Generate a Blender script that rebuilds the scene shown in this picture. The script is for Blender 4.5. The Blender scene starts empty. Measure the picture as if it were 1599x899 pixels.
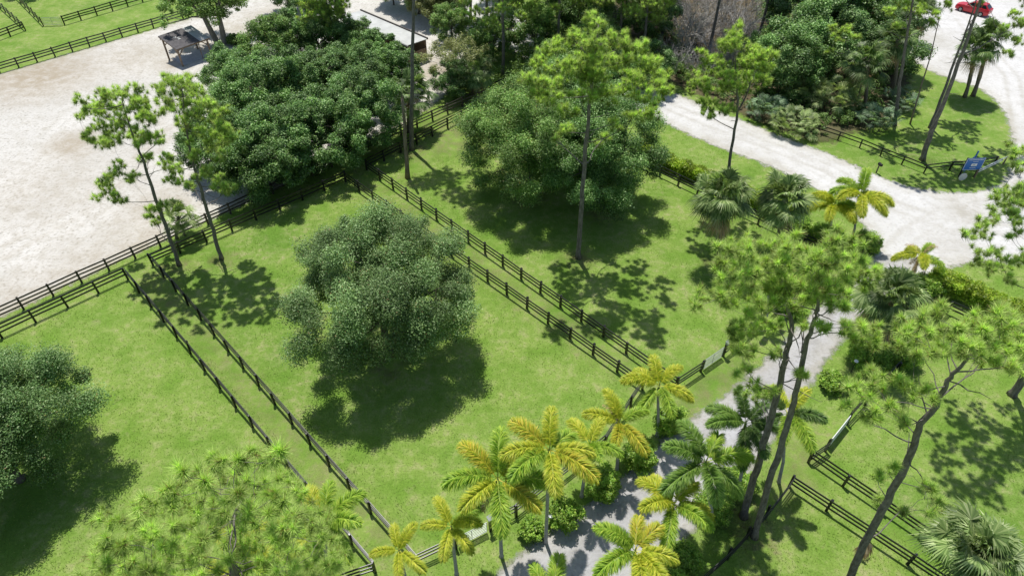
import bpy, math, random
import numpy as np
from mathutils import Vector, Matrix

PI = math.pi
scene = bpy.context.scene
C = scene.collection
rnd = random.Random(11)

# ------------------------------------------------------------------ helpers
def link(o):
    C.objects.link(o)
    return o

def tag(o, label, cat, group=None):
    o['label'] = label
    o['category'] = cat
    if group:
        o['group'] = group
    return o

def thing(name, label, cat, loc=(0, 0, 0), rz=0.0, group=None):
    o = bpy.data.objects.new(name, None)
    o.empty_display_size = 0.3
    o.location = loc if len(loc) == 3 else (loc[0], loc[1], 0)
    o.rotation_euler = (0, 0, rz)
    link(o)
    return tag(o, label, cat, group)

def obj(name, me, parent=None, loc=(0, 0, 0), rot=(0, 0, 0), label=None):
    o = bpy.data.objects.new(name, me)
    o.location = loc
    o.rotation_euler = rot
    link(o)
    if parent:
        o.parent = parent
    if label:
        o['label'] = label
    return o

def dup(root, loc, rz=0.0, s=1.0, label=None, group=None):
    """copy of a thing with copies of its parts and sub-parts"""
    r = root.copy()
    link(r)
    r.location = loc if len(loc) == 3 else (loc[0], loc[1], 0)
    r.rotation_euler = (0, 0, rz)
    r.scale = (s, s, s)
    if label:
        r['label'] = label
    if group:
        r['group'] = group
    for ch in list(root.children):
        c = ch.copy()
        link(c)
        c.parent = r
        for g in ch.children:
            d = g.copy()
            link(d)
            d.parent = c
    return r

class MB:
    """collects boxes, tubes and plates into one mesh"""
    def __init__(self):
        self.v = []
        self.f = []
        self.m = []
    def quadset(self, vs, fs, mi=0):
        b = len(self.v)
        self.v += [tuple(p) for p in vs]
        self.f += [tuple(b + i for i in f) for f in fs]
        self.m += [mi] * len(fs)
    def box(self, c, s, M=None, mi=0, taper=1.0):
        x, y, z = s[0] / 2, s[1] / 2, s[2] / 2
        t = taper
        vs = [(-x, -y, -z), (x, -y, -z), (x, y, -z), (-x, y, -z),
              (-x * t, -y * t, z), (x * t, -y * t, z), (x * t, y * t, z), (-x * t, y * t, z)]
        if M is not None:
            vs = [M @ Vector(p) for p in vs]
        vs = [(p[0] + c[0], p[1] + c[1], p[2] + c[2]) for p in vs]
        self.quadset(vs, [(3, 2, 1, 0), (4, 5, 6, 7), (0, 1, 5, 4), (1, 2, 6, 5), (2, 3, 7, 6), (3, 0, 4, 7)], mi)
    def beam(self, a, b, w, h, mi=0):
        """rectangular bar from a to b, w sideways, h upright"""
        a = Vector(a); b = Vector(b)
        d = (b - a)
        L = d.length
        d.normalize()
        side = d.cross(Vector((0, 0, 1)))
        if side.length < 1e-4:
            side = Vector((1, 0, 0))
        side.normalize()
        up = side.cross(d)
        M = Matrix((d, side, up)).transposed()
        self.box((a + b) / 2, (L, w, h), M, mi)
    def tube(self, path, radii, n=6, mi=0, cap=True):
        P = [Vector(p) for p in path]
        k = len(P)
        ref = Vector((0.31, 0.95, 0.05))
        rings = []
        for i in range(k):
            t = (P[min(i + 1, k - 1)] - P[max(i - 1, 0)])
            if t.length < 1e-6:
                t = Vector((0, 0, 1))
            t.normalize()
            u = ref - t * ref.dot(t)
            if u.length < 1e-3:
                u = Vector((1, 0, 0)) - t * t.x
            u.normalize()
            w = t.cross(u)
            r = radii[i] if hasattr(radii, '__len__') else radii
            rings.append([P[i] + (u * math.cos(2 * PI * j / n) + w * math.sin(2 * PI * j / n)) * r for j in range(n)])
        vs = [p for r in rings for p in r]
        fs = []
        for i in range(k - 1):
            for j in range(n):
                fs.append((i * n + j, i * n + (j + 1) % n, (i + 1) * n + (j + 1) % n, (i + 1) * n + j))
        if cap:
            fs.append(tuple(range(n - 1, -1, -1)))
            fs.append(tuple((k - 1) * n + j for j in range(n)))
        self.quadset(vs, fs, mi)
    def mesh(self, name, mats, smooth=False):
        me = bpy.data.meshes.new(name)
        me.from_pydata(self.v, [], self.f)
        for m in (mats if isinstance(mats, (list, tuple)) else [mats]):
            me.materials.append(m)
        me.polygons.foreach_set('material_index', self.m)
        if smooth:
            me.polygons.foreach_set('use_smooth', [True] * len(self.f))
        me.update()
        return me
    def build(self, name, mats, parent=None, smooth=False, label=None, loc=(0, 0, 0), rot=(0, 0, 0)):
        return obj(name, self.mesh(name, mats, smooth), parent, loc, rot, label)

def cards(name, V, mat, cl=None):
    """V: (N, k, 3) separate small faces -> one mesh"""
    V = np.asarray(V, dtype=np.float32)
    N, k, _ = V.shape
    me = bpy.data.meshes.new(name)
    me.vertices.add(N * k)
    me.vertices.foreach_set('co', V.reshape(-1))
    me.loops.add(N * k)
    me.loops.foreach_set('vertex_index', np.arange(N * k, dtype=np.int32))
    me.polygons.add(N)
    me.polygons.foreach_set('loop_start', np.arange(N, dtype=np.int32) * k)
    me.update(calc_edges=True)
    a = me.attributes.new('cl', 'FLOAT', 'FACE')
    a.data.foreach_set('value', (np.zeros(N) + 0.5 if cl is None else np.asarray(cl)).astype(np.float32))
    me.materials.append(mat)
    me.validate()
    return me

def unit(a):
    return a / np.maximum(np.linalg.norm(a, axis=-1, keepdims=True), 1e-9)

def leaf_cards(P, Nn, size, rg, aspect=0.5):
    n = len(P)
    t = unit(np.cross(Nn, rg.normal(size=(n, 3))))
    b = np.cross(Nn, t)
    s = np.asarray(size).reshape(-1, 1) * np.ones((n, 1))
    w = s * aspect
    return np.stack([P - t * s * 0.5, P + b * w * 0.5 + t * s * 0.05, P + t * s * 0.5, P - b * w * 0.5 + t * s * 0.05], axis=1)

# ---------------------------------------------------------------- materials
def newmat(name):
    m = bpy.data.materials.new(name)
    m.use_nodes = True
    nt = m.node_tree
    nt.nodes.clear()
    return m, nt, nt.nodes, nt.links

def node(nt, typ, **kw):
    n = nt.nodes.new(typ)
    for k, v in kw.items():
        if k == 'inp':
            for kk, vv in v.items():
                n.inputs[kk].default_value = vv
        else:
            setattr(n, k, v)
    return n

def ramp(nt, stops, interp='LINEAR'):
    r = nt.nodes.new('ShaderNodeValToRGB')
    r.color_ramp.interpolation = interp
    e = r.color_ramp.elements
    while len(e) < len(stops):
        e.new(0.5)
    for i, (p, c) in enumerate(stops):
        e[i].position = p
        e[i].color = (c, c, c, 1) if not hasattr(c, '__len__') else tuple(c) + (1,)
    return r

def mixc(nt, a, b, fac, mode='MIX'):
    m = nt.nodes.new('ShaderNodeMix')
    m.data_type = 'RGBA'
    m.blend_type = mode
    for sock, v in ((m.inputs[6], a), (m.inputs[7], b), (m.inputs[0], fac)):
        if isinstance(v, bpy.types.NodeSocket):
            nt.links.new(v, sock)
        elif hasattr(v, '__len__'):
            sock.default_value = tuple(v) + (1,)
        else:
            sock.default_value = v
    return m.outputs[2]

def noise(nt, vec, scale, detail=3, rough=0.55):
    n = nt.nodes.new('ShaderNodeTexNoise')
    n.inputs['Scale'].default_value = scale
    n.inputs['Detail'].default_value = detail
    n.inputs['Roughness'].default_value = rough
    if vec is not None:
        nt.links.new(vec, n.inputs['Vector'])
    return n.outputs['Fac']

def math_n(nt, op, a, b=None, clamp=False):
    m = nt.nodes.new('ShaderNodeMath')
    m.operation = op
    m.use_clamp = clamp
    for s, v in zip(m.inputs, (a, b)):
        if v is None:
            continue
        if isinstance(v, bpy.types.NodeSocket):
            nt.links.new(v, s)
        else:
            s.default_value = v
    return m.outputs[0]

def maprange(nt, v, a, b, c=0.0, d=1.0):
    m = nt.nodes.new('ShaderNodeMapRange')
    nt.links.new(v, m.inputs[0])
    for i, x in zip((1, 2, 3, 4), (a, b, c, d)):
        m.inputs[i].default_value = x
    return m.outputs[0]

def bump(nt, h, strength, dist):
    b = nt.nodes.new('ShaderNodeBump')
    b.inputs['Strength'].default_value = strength
    b.inputs['Distance'].default_value = dist
    nt.links.new(h, b.inputs['Height'])
    return b.outputs[0]

def principled(nt, col, rough=0.6, spec=0.3, normal=None, metal=0.0):
    p = nt.nodes.new('ShaderNodeBsdfPrincipled')
    if isinstance(col, bpy.types.NodeSocket):
        nt.links.new(col, p.inputs['Base Color'])
    else:
        p.inputs['Base Color'].default_value = tuple(col) + (1,)
    if isinstance(rough, bpy.types.NodeSocket):
        nt.links.new(rough, p.inputs['Roughness'])
    else:
        p.inputs['Roughness'].default_value = rough
    p.inputs['Specular IOR Level'].default_value = spec
    p.inputs['Metallic'].default_value = metal
    if normal is not None:
        nt.links.new(normal, p.inputs['Normal'])
    return p

def out(nt, sh):
    o = nt.nodes.new('ShaderNodeOutputMaterial')
    nt.links.new(sh, o.inputs[0])

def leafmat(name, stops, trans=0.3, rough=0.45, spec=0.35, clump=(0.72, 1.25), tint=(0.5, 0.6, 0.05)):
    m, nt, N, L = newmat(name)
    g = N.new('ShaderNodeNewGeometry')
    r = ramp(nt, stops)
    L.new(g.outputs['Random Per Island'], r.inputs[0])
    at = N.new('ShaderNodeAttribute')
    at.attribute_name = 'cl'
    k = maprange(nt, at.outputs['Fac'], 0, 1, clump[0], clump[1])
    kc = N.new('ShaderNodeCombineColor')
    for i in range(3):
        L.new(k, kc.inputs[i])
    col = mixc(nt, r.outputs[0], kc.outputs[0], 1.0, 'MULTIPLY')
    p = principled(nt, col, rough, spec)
    t = N.new('ShaderNodeBsdfTranslucent')
    tc = mixc(nt, col, (1.12, 1.22, 0.6), 1.0, 'MULTIPLY')
    L.new(tc, t.inputs[0])
    mx = N.new('ShaderNodeMixShader')
    mx.inputs[0].default_value = trans
    L.new(p.outputs[0], mx.inputs[1])
    L.new(t.outputs[0], mx.inputs[2])
    out(nt, mx.outputs[0])
    return m

def barkmat(name, a, b, scale=6, ring=False):
    m, nt, N, L = newmat(name)
    tc = N.new('ShaderNodeTexCoord')
    mp = N.new('ShaderNodeMapping')
    mp.inputs['Scale'].default_value = (1, 1, 0.3 if not ring else 3.0)
    L.new(tc.outputs['Object'], mp.inputs[0])
    f = noise(nt, mp.outputs[0], scale, 5, 0.65)
    r = ramp(nt, [(0.3, a), (0.7, b)])
    L.new(f, r.inputs[0])
    p = principled(nt, r.outputs[0], 0.85, 0.15, bump(nt, f, 0.7, 0.06))
    out(nt, p.outputs[0])
    return m

def plain(name, a, b, scale=3, rough=0.7, spec=0.3, metal=0.0, bmp=0.0, vary=(0.93, 1.07)):
    m, nt, N, L = newmat(name)
    tc = N.new('ShaderNodeTexCoord')
    f = noise(nt, tc.outputs['Object'], scale, 4, 0.6)
    r = ramp(nt, [(0.32, a), (0.68, b)])
    L.new(f, r.inputs[0])
    oi = N.new('ShaderNodeObjectInfo')
    kv = maprange(nt, oi.outputs['Random'], 0, 1, *vary)
    kc = N.new('ShaderNodeCombineColor')
    for i in range(3):
        L.new(kv, kc.inputs[i])
    col = mixc(nt, r.outputs[0], kc.outputs[0], 1.0, 'MULTIPLY')
    p = principled(nt, col, rough, spec, bump(nt, f, bmp, 0.02) if bmp else None, metal)
    out(nt, p.outputs[0])
    return m

def grassmat(name, k=1.0, litter=False):
    m, nt, N, L = newmat(name)
    g = N.new('ShaderNodeNewGeometry')
    P = g.outputs['Position']
    n1 = noise(nt, P, 0.07, 3)
    n2 = noise(nt, P, 0.33, 4, 0.6)
    n3 = noise(nt, P, 1.6, 4, 0.65)
    n4 = noise(nt, P, 7.0, 4, 0.7)
    G1 = (0.136, 0.238, 0.032); G2 = (0.214, 0.306, 0.062); G3 = (0.096, 0.196, 0.024); T = (0.31, 0.285, 0.15)
    c = mixc(nt, G1, G2, maprange(nt, n2, 0.36, 0.64))
    c = mixc(nt, c, G3, maprange(nt, n1, 0.52, 0.68, 0, 0.6))
    dry = math_n(nt, 'MULTIPLY', maprange(nt, n3, 0.46, 0.68), maprange(nt, n2, 0.38, 0.64))
    c = mixc(nt, c, T, math_n(nt, 'MULTIPLY', dry, 0.7))
    n5 = noise(nt, P, 0.55, 5, 0.68)
    c = mixc(nt, c, (0.33, 0.315, 0.155), maprange(nt, n5, 0.58, 0.76, 0, 0.62))
    # fine blade grain
    kk = maprange(nt, n4, 0.28, 0.72, 0.78, 1.21)
    k3 = maprange(nt, n3, 0.3, 0.7, 0.90, 1.10)
    kc = N.new('ShaderNodeCombineColor')
    kv = math_n(nt, 'MULTIPLY', math_n(nt, 'MULTIPLY', kk, k3), k)
    for i in range(3):
        L.new(kv, kc.inputs[i])
    c = mixc(nt, c, kc.outputs[0], 1.0, 'MULTIPLY')
    p = principled(nt, c, 0.85, 0.12, bump(nt, n4, 0.6, 0.12))
    out(nt, p.outputs[0])
    return m

def sheetmat(name, cols, patch_col, edge_noise=1.2, soft=0.12, prints=0.5, rough=0.9, amax=1.0):
    """loose surface with a ragged edge (attribute sd = metres inside the edge)"""
    m, nt, N, L = newmat(name)
    g = N.new('ShaderNodeNewGeometry')
    P = g.outputs['Position']
    n1 = noise(nt, P, 0.12, 4, 0.6)
    n2 = noise(nt, P, 0.8, 4, 0.6)
    n3 = noise(nt, P, 3.2, 3, 0.6)
    v = N.new('ShaderNodeTexVoronoi')
    v.inputs['Scale'].default_value = 1.7
    L.new(P, v.inputs['Vector'])
    c = mixc(nt, cols[0], cols[1], maprange(nt, n1, 0.38, 0.64))
    c = mixc(nt, c, cols[2], maprange(nt, n2, 0.44, 0.70, 0, 0.85))
    dark = maprange(nt, n3, 0.50, 0.64, 0, prints)
    dark = math_n(nt, 'MULTIPLY', dark, maprange(nt, v.outputs['Distance'], 0.15, 0.5, 1, 0.35))
    c = mixc(nt, c, cols[3], dark)
    at = N.new('ShaderNodeAttribute'); at.attribute_name = 'patch'
    pf = math_n(nt, 'MULTIPLY', at.outputs['Fac'], maprange(nt, n2, 0.25, 0.6, 0.45, 1.0))
    c = mixc(nt, c, patch_col, pf)
    sd = N.new('ShaderNodeAttribute'); sd.attribute_name = 'sd'
    # grubby margin where the surface thins out
    mg = maprange(nt, sd.outputs['Fac'], 0.0, 1.8, 0.55, 0.0)
    c = mixc(nt, c, cols[4], math_n(nt, 'MULTIPLY', mg, maprange(nt, n2, 0.3, 0.6, 0.4, 1)))
    p = principled(nt, c, rough, 0.12, bump(nt, math_n(nt, 'ADD', n3, math_n(nt, 'MULTIPLY', n2, 0.6)), 0.5, 0.16))
    e = noise(nt, P, 1.1, 5, 0.7)
    ee = math_n(nt, 'MULTIPLY', math_n(nt, 'SUBTRACT', e, 0.5), edge_noise * 2)
    al = maprange(nt, math_n(nt, 'ADD', sd.outputs['Fac'], ee), -soft, soft)
    if amax < 1:
        al = math_n(nt, 'MULTIPLY', al, maprange(nt, n2, 0.40, 0.68, 0.0, amax))
    tr = N.new('ShaderNodeBsdfTransparent')
    mx = N.new('ShaderNodeMixShader')
    L.new(al, mx.inputs[0]); L.new(tr.outputs[0], mx.inputs[1]); L.new(p.outputs[0], mx.inputs[2])
    out(nt, mx.outputs[0])
    return m

M = {}
M['grass'] = grassmat('grass_ground')
M['sand'] = sheetmat('arena_sand', [(.50, .48, .435), (.59, .57, .525), (.45, .425, .37), (.25, .23, .19), (.30, .28, .18)], (.34, .29, .215), 1.2, 0.25, 0.75)
M['road'] = sheetmat('white_road_sand', [(.53, .52, .495), (.60, .59, .57), (.48, .465, .435), (.34, .32, .285), (.36, .33, .25)], (.36, .335, .28), 1.3, 0.3, 0.4)
M['drive'] = sheetmat('driveway_shell', [(.375, .37, .37), (.455, .45, .45), (.32, .315, .31), (.23, .22, .21), (.36, .33, .25)], (.30, .285, .26), 0.8, 0.25, 0.6)
M['litter'] = sheetmat('leaf_litter', [(.11, .085, .05), (.15, .115, .075), (.08, .075, .035), (.04, .035, .02), (.09, .10, .035)], (.09, .11, .04), 1.6, 0.5, 0.7)
M['worn'] = sheetmat('worn_turf', [(.27, .265, .115), (.32, .30, .155), (.235, .255, .09), (.20, .21, .07), (.24, .27, .09)], (.33, .30, .2), 2.6, 1.4, 0.4, amax=0.55)
M['litter_thin'] = sheetmat('thin_litter', [(.20, .15, .09), (.26, .20, .12), (.15, .12, .06), (.10, .08, .05), (.16, .17, .06)], (.2, .16, .1), 1.4, .8, 0.5, amax=0.75)
M['bark_pine'] = barkmat('pine_bark', (.085, .074, .066), (.26, .23, .205), 7)
M['bark_oak'] = barkmat('oak_bark', (.06, .05, .04), (.16, .14, .115), 6)
M['bark_grey'] = barkmat('grey_bark', (.16, .14, .12), (.34, .31, .27), 5)
M['bark_snag'] = barkmat('snag_bark', (.13, .09, .065), (.33, .27, .21), 4)
M['palm_trunk'] = barkmat('palm_trunk', (.26, .245, .225), (.48, .46, .43), 4, True)
M['sabal_trunk'] = barkmat('sabal_trunk', (.10, .085, .07), (.26, .22, .17), 6, True)
M['twig'] = barkmat('grey_twigs', (.28, .265, .245), (.50, .48, .45), 4)
M['fence'] = plain('black_fence_paint', (.007, .007, .008), (.018, .018, .020), 5, 0.34, 0.5, vary=(.6, 1.6))
M['fence_worn'] = plain('worn_dark_fence', (.040, .032, .027), (.095, .078, .064), 5, 0.6, 0.35, vary=(.6, 1.6))
M['steel'] = plain('galvanised_steel', (.24, .27, .245), (.36, .39, .36), 4, 0.45, 0.5, 0.35)
M['white'] = plain('white_paint', (.70, .70, .67), (.82, .82, .80), 3, 0.5, 0.4)
M['stone'] = plain('pale_stone', (.48, .47, .44), (.62, .61, .58), 5, 0.8, 0.2)
M['wood'] = plain('weathered_wood', (.19, .135, .09), (.34, .26, .19), 6, 0.85, 0.15)
M['shingle'] = plain('shed_roof_felt', (.060, .056, .058), (.115, .108, .108), 3, 0.8, 0.25, 0, 0.3)
M['roof_grey'] = plain('grey_sheet_roof', (.40, .405, .385), (.52, .525, .50), 0.9, 0.6, 0.3)
M['roof_trim'] = plain('brown_roof_trim', (.055, .05, .045), (.09, .08, .07), 3)
M['concrete'] = plain('concrete_slab', (.33, .33, .33), (.44, .44, .44), 2, 0.85, 0.2)
M['blue'] = plain('blue_sign_paint', (.010, .125, .42), (.014, .155, .50), 2, 0.4, 0.5)
M['red'] = plain('red_car_paint', (.42, .008, .020), (.50, .012, .026), 2, 0.25, 0.6)
M['glass'] = plain('dark_glass', (.010, .014, .017), (.020, .025, .030), 2, 0.08, 0.8)
M['rubber'] = plain('tyre_rubber', (.014, .014, .014), (.026, .026, .026), 8, 0.85)
M['black'] = plain('black_trim', (.010, .010, .010), (.020, .020, .020), 8, 0.6)
M['lamp'] = plain('frosted_lamp', (.72, .72, .70), (.85, .85, .83), 4, 0.3, 0.5)
M['dry'] = leafmat('dry_leaf', [(0, (.28, .17, .08)), (.5, (.42, .30, .16)), (1, (.50, .40, .26))], 0.15, 0.7, 0.15)

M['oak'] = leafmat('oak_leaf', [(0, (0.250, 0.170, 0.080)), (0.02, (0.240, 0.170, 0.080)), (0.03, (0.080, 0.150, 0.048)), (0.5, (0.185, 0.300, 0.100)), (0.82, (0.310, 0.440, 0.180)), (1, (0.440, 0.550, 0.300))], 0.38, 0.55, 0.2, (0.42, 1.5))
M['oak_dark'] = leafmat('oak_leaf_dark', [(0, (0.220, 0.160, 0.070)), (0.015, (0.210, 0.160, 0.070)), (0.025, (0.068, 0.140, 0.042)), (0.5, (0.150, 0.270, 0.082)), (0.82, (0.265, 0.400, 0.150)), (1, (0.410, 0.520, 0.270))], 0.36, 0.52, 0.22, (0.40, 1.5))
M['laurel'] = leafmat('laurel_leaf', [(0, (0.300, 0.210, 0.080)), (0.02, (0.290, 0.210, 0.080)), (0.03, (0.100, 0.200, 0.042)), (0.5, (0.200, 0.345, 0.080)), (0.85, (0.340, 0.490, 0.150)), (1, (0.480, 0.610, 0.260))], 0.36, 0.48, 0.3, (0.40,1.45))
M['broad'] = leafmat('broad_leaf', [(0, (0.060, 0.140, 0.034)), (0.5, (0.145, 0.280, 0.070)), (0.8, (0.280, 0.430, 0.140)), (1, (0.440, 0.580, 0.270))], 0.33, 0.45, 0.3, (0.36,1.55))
M['pale'] = leafmat('pale_leaf', [(0, (0.220, 0.250, 0.100)), (0.5, (0.310, 0.330, 0.140)), (1, (0.420, 0.420, 0.210))], 0.40, 0.5, 0.25)
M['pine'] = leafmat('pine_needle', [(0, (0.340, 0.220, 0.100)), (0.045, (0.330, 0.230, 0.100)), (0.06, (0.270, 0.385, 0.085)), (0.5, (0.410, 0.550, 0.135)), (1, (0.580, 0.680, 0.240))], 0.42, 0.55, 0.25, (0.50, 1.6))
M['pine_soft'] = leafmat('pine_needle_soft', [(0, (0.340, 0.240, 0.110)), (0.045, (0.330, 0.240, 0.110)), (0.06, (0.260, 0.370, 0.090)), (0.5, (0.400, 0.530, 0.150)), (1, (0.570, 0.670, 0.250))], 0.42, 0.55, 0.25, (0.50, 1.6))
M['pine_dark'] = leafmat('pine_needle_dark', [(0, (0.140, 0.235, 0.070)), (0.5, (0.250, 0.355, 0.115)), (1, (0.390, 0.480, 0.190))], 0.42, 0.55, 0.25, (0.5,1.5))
M['fr_yellow'] = leafmat('frond_yellow', [(0, (0.300, 0.420, 0.036)), (0.45, (0.540, 0.600, 0.060)), (1, (0.800, 0.720, 0.120))], 0.42, 0.45, 0.3, (1.0, 0.95))
M['fr_lime'] = leafmat('frond_lime', [(0, (0.190, 0.350, 0.036)), (0.5, (0.350, 0.510, 0.065)), (1, (0.580, 0.660, 0.110))], 0.43, 0.45, 0.3, (0.9, 1.1))
M['fr_green'] = leafmat('frond_green', [(0, (0.120, 0.230, 0.036)), (0.5, (0.210, 0.345, 0.062)), (1, (0.330, 0.460, 0.110))], 0.42, 0.42, 0.35, (0.85, 1.15))
M['fr_orange'] = leafmat('frond_orange', [(0, (0.260, 0.380, 0.036)), (0.45, (0.500, 0.540, 0.055)), (1, (0.760, 0.580, 0.090))], 0.42, 0.45, 0.3, (0.9, 1.1))
M['fr_deep'] = leafmat('frond_deep_green', [(0, (0.065, 0.140, 0.028)), (0.5, (0.120, 0.215, 0.045)), (1, (0.200, 0.300, 0.080))], 0.36, 0.42, 0.35)
M['fan'] = leafmat('fan_leaf', [(0, (0.120, 0.195, 0.055)), (0.5, (0.220, 0.320, 0.100)), (0.85, (0.380, 0.470, 0.190)), (1, (0.500, 0.570, 0.290))], 0.36, 0.45, 0.3, (0.42, 1.3))
M['fan_dark'] = leafmat('fan_leaf_dark', [(0, (0.090, 0.160, 0.045)), (0.5, (0.170, 0.265, 0.082)), (1, (0.340, 0.430, 0.180))], 0.36, 0.45, 0.3, (0.42, 1.3))
M['palmetto'] = leafmat('palmetto_leaf', [(0, (0.170, 0.260, 0.080)), (0.5, (0.320, 0.420, 0.150)), (1, (0.550, 0.610, 0.300))], 0.36, 0.45, 0.35, (0.5, 1.3))
M['palmetto_blue'] = leafmat('palmetto_leaf_blue', [(0, (0.095, 0.180, 0.090)), (0.5, (0.190, 0.300, 0.155)), (1, (0.350, 0.450, 0.270))], 0.34, 0.45, 0.35, (0.5, 1.3))
M['shrub'] = leafmat('shrub_leaf', [(0, (0.150, 0.310, 0.034)), (0.5, (0.280, 0.470, 0.060)), (1, (0.500, 0.620, 0.120))], 0.42, 0.4, 0.35, (0.5,1.25))
M['hedge'] = leafmat('hedge_leaf', [(0, (0.200, 0.330, 0.024)), (0.5, (0.330, 0.480, 0.042)), (1, (0.520, 0.580, 0.080))], 0.38, 0.42, 0.3, (0.55, 1.25))
M['under'] = leafmat('undergrowth_leaf', [(0, (0.085, 0.165, 0.040)), (0.5, (0.190, 0.320, 0.075)), (1, (0.380, 0.500, 0.180))], 0.38, 0.5, 0.3, (0.5,1.3))
M['tuft'] = leafmat('grass_blade', [(0, (0.140, 0.240, 0.036)), (0.6, (0.220, 0.315, 0.062)), (1, (0.330, 0.340, 0.130))], 0.4, 0.75, 0.1, (0.9, 1.1))
M['shaft'] = plain('green_crownshaft', (.16, .22, .06), (.25, .30, .10), 4, 0.4, 0.4)

# ------------------------------------------------------------------- ground
def poly_sd(P, poly):
    """signed distance (inside positive) of points P (N,2) to polygon"""
    poly = np.asarray(poly, dtype=float)
    d = np.full(len(P), 1e9)
    ins = np.zeros(len(P), bool)
    n = len(poly)
    for i in range(n):
        a = poly[i]; b = poly[(i + 1) % n]
        ab = b - a
        t = np.clip(((P - a) @ ab) / max(ab @ ab, 1e-9), 0, 1)
        q = a + t[:, None] * ab
        d = np.minimum(d, np.hypot(*(P - q).T))
        cond = (a[1] > P[:, 1]) != (b[1] > P[:, 1])
        with np.errstate(divide='ignore', invalid='ignore'):
            xi = (b[0] - a[0]) * (P[:, 1] - a[1]) / (b[1] - a[1]) + a[0]
        ins ^= cond & (P[:, 0] < xi)
    return np.where(ins, d, -d)

def smooth_poly(poly, it=2):
    for _ in range(it):
        q = []
        for i in range(len(poly)):
            a = poly[i]; b = poly[(i + 1) % len(poly)]
            q.append((a[0] * .75 + b[0] * .25, a[1] * .75 + b[1] * .25))
            q.append((a[0] * .25 + b[0] * .75, a[1] * .25 + b[1] * .75))
        poly = q
    return poly

SHEETS = []
def sheet(name, poly, z, cell, mat, patches=(), sm=2, margin=1.2, tracks=()):
    poly = smooth_poly(list(poly), sm) if sm else list(poly)
    SHEETS.append(poly)
    A = np.asarray(poly)
    x0, y0 = A.min(0) - margin; x1, y1 = A.max(0) + margin
    nx = int((x1 - x0) / cell) + 2; ny = int((y1 - y0) / cell) + 2
    X, Y = np.meshgrid(x0 + np.arange(nx) * cell, y0 + np.arange(ny) * cell)
    P = np.stack([X.ravel(), Y.ravel()], 1)
    sd = poly_sd(P, poly)
    keep = (sd > -margin).reshape(ny, nx)
    kc = keep[:-1, :-1] | keep[1:, :-1] | keep[:-1, 1:] | keep[1:, 1:]
    jj, ii = np.nonzero(kc)
    idx = lambda j, i: j * nx + i
    F = np.stack([idx(jj, ii), idx(jj, ii + 1), idx(jj + 1, ii + 1), idx(jj + 1, ii)], 1)
    used = np.unique(F)
    remap = np.zeros(nx * ny, int); remap[used] = np.arange(len(used))
    V = np.column_stack([P[used], np.full(len(used), z)])
    pa = np.zeros(len(used))
    for (px, py, r, k) in patches:
        pa = np.maximum(pa, k * np.clip(1.25 - np.hypot(P[used, 0] - px, P[used, 1] - py) / r, 0, 1))
    for (line, hw, k) in tracks:
        for off in (-.85, .85):
            for a, b in zip(line[:-1], line[1:]):
                a = np.array(a, float); b = np.array(b, float); ab = b - a; L_ = np.hypot(*ab)
                nn = np.array([-ab[1], ab[0]]) / L_ * off
                t = np.clip(((P[used] - a - nn) @ ab) / (L_ * L_), 0, 1)
                q = a + nn + t[:, None] * ab
                pa = np.maximum(pa, k * np.clip(1.4 - np.hypot(*(P[used] - q).T) / hw, 0, 1))
    me = bpy.data.meshes.new(name)
    me.from_pydata(V.tolist(), [], remap[F].tolist())
    for an, val in (('sd', sd[used]), ('patch', pa)):
        a = me.attributes.new(an, 'FLOAT', 'POINT')
        a.data.foreach_set('value', val.astype(np.float32))
    me.materials.append(mat)
    o = obj(name, me)
    o['kind'] = 'structure'
    return o

# --------------------------------------------------------------------- trees
def bez(a, b, c, n):
    a, b, c = Vector(a), Vector(b), Vector(c)
    return [a * (1 - t) ** 2 + b * 2 * t * (1 - t) + c * t * t for t in [i / (n - 1) for i in range(n)]]

def wob(path, amp, r):
    return [Vector(p) + (Vector((r.uniform(-1, 1), r.uniform(-1, 1), 0)) * amp if 0 < i < len(path) - 1 else Vector()) for i, p in enumerate(path)]

def needles(puffs, rg, tuft_r=0.42, per=46, dens=9.0, w=0.03, droop=0.0):
    """puffs: list of (x,y,z,r). returns triangles, cl and a list of tuft points per puff"""
    T = []; CL = []; PTS = []
    for (x, y, z, r) in puffs:
        n = max(3, int(dens * r * r + 2))
        d = unit(rg.normal(size=(n, 3)) + np.array([0, 0, 0.45]))
        rad = r * rg.uniform(0.35, 1.08, (n, 1))
        c = np.array([x, y, z]) + d * rad * np.array([1, 1, 0.62])
        PTS.append(c)
        sh = rg.uniform(0, 1, n) * 0.5 + 0.5 * np.clip(0.5 + d[:, 2] * 0.6, 0, 1)  # shading painted into the tone: tufts on top of a puff lighter, underside darker
        ax = unit(d * 0.5 + np.array([0, 0, 0.55]) + rg.normal(size=(n, 3)) * 0.25)
        nd = unit(ax[:, None, :] * 0.55 + rg.normal(size=(n, per, 3)) * 0.62)
        ln = tuft_r * rg.uniform(0.7, 1.1, (n, per, 1))
        b = c[:, None, :] - ax[:, None, :] * tuft_r * rg.uniform(0.0, 0.5, (n, per, 1))
        tip = b + nd * ln
        tip[..., 2] -= droop * ln[..., 0] * 0.5
        side = unit(np.cross(nd, np.array([-.1, .3, 1.0]) + rg.normal(size=(n, per, 3)) * .35)) * (w * 0.5)
        tri = np.stack([b - side, b + side, tip], axis=2).reshape(-1, 3, 3)
        T.append(tri)
        CL.append((sh[:, None] * np.clip(.62 + .5 * nd[..., 2], .2, 1.1)).reshape(-1))  # downward needles darkened as painted shade at the tuft base
    return np.concatenate(T), np.concatenate(CL), PTS

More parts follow.
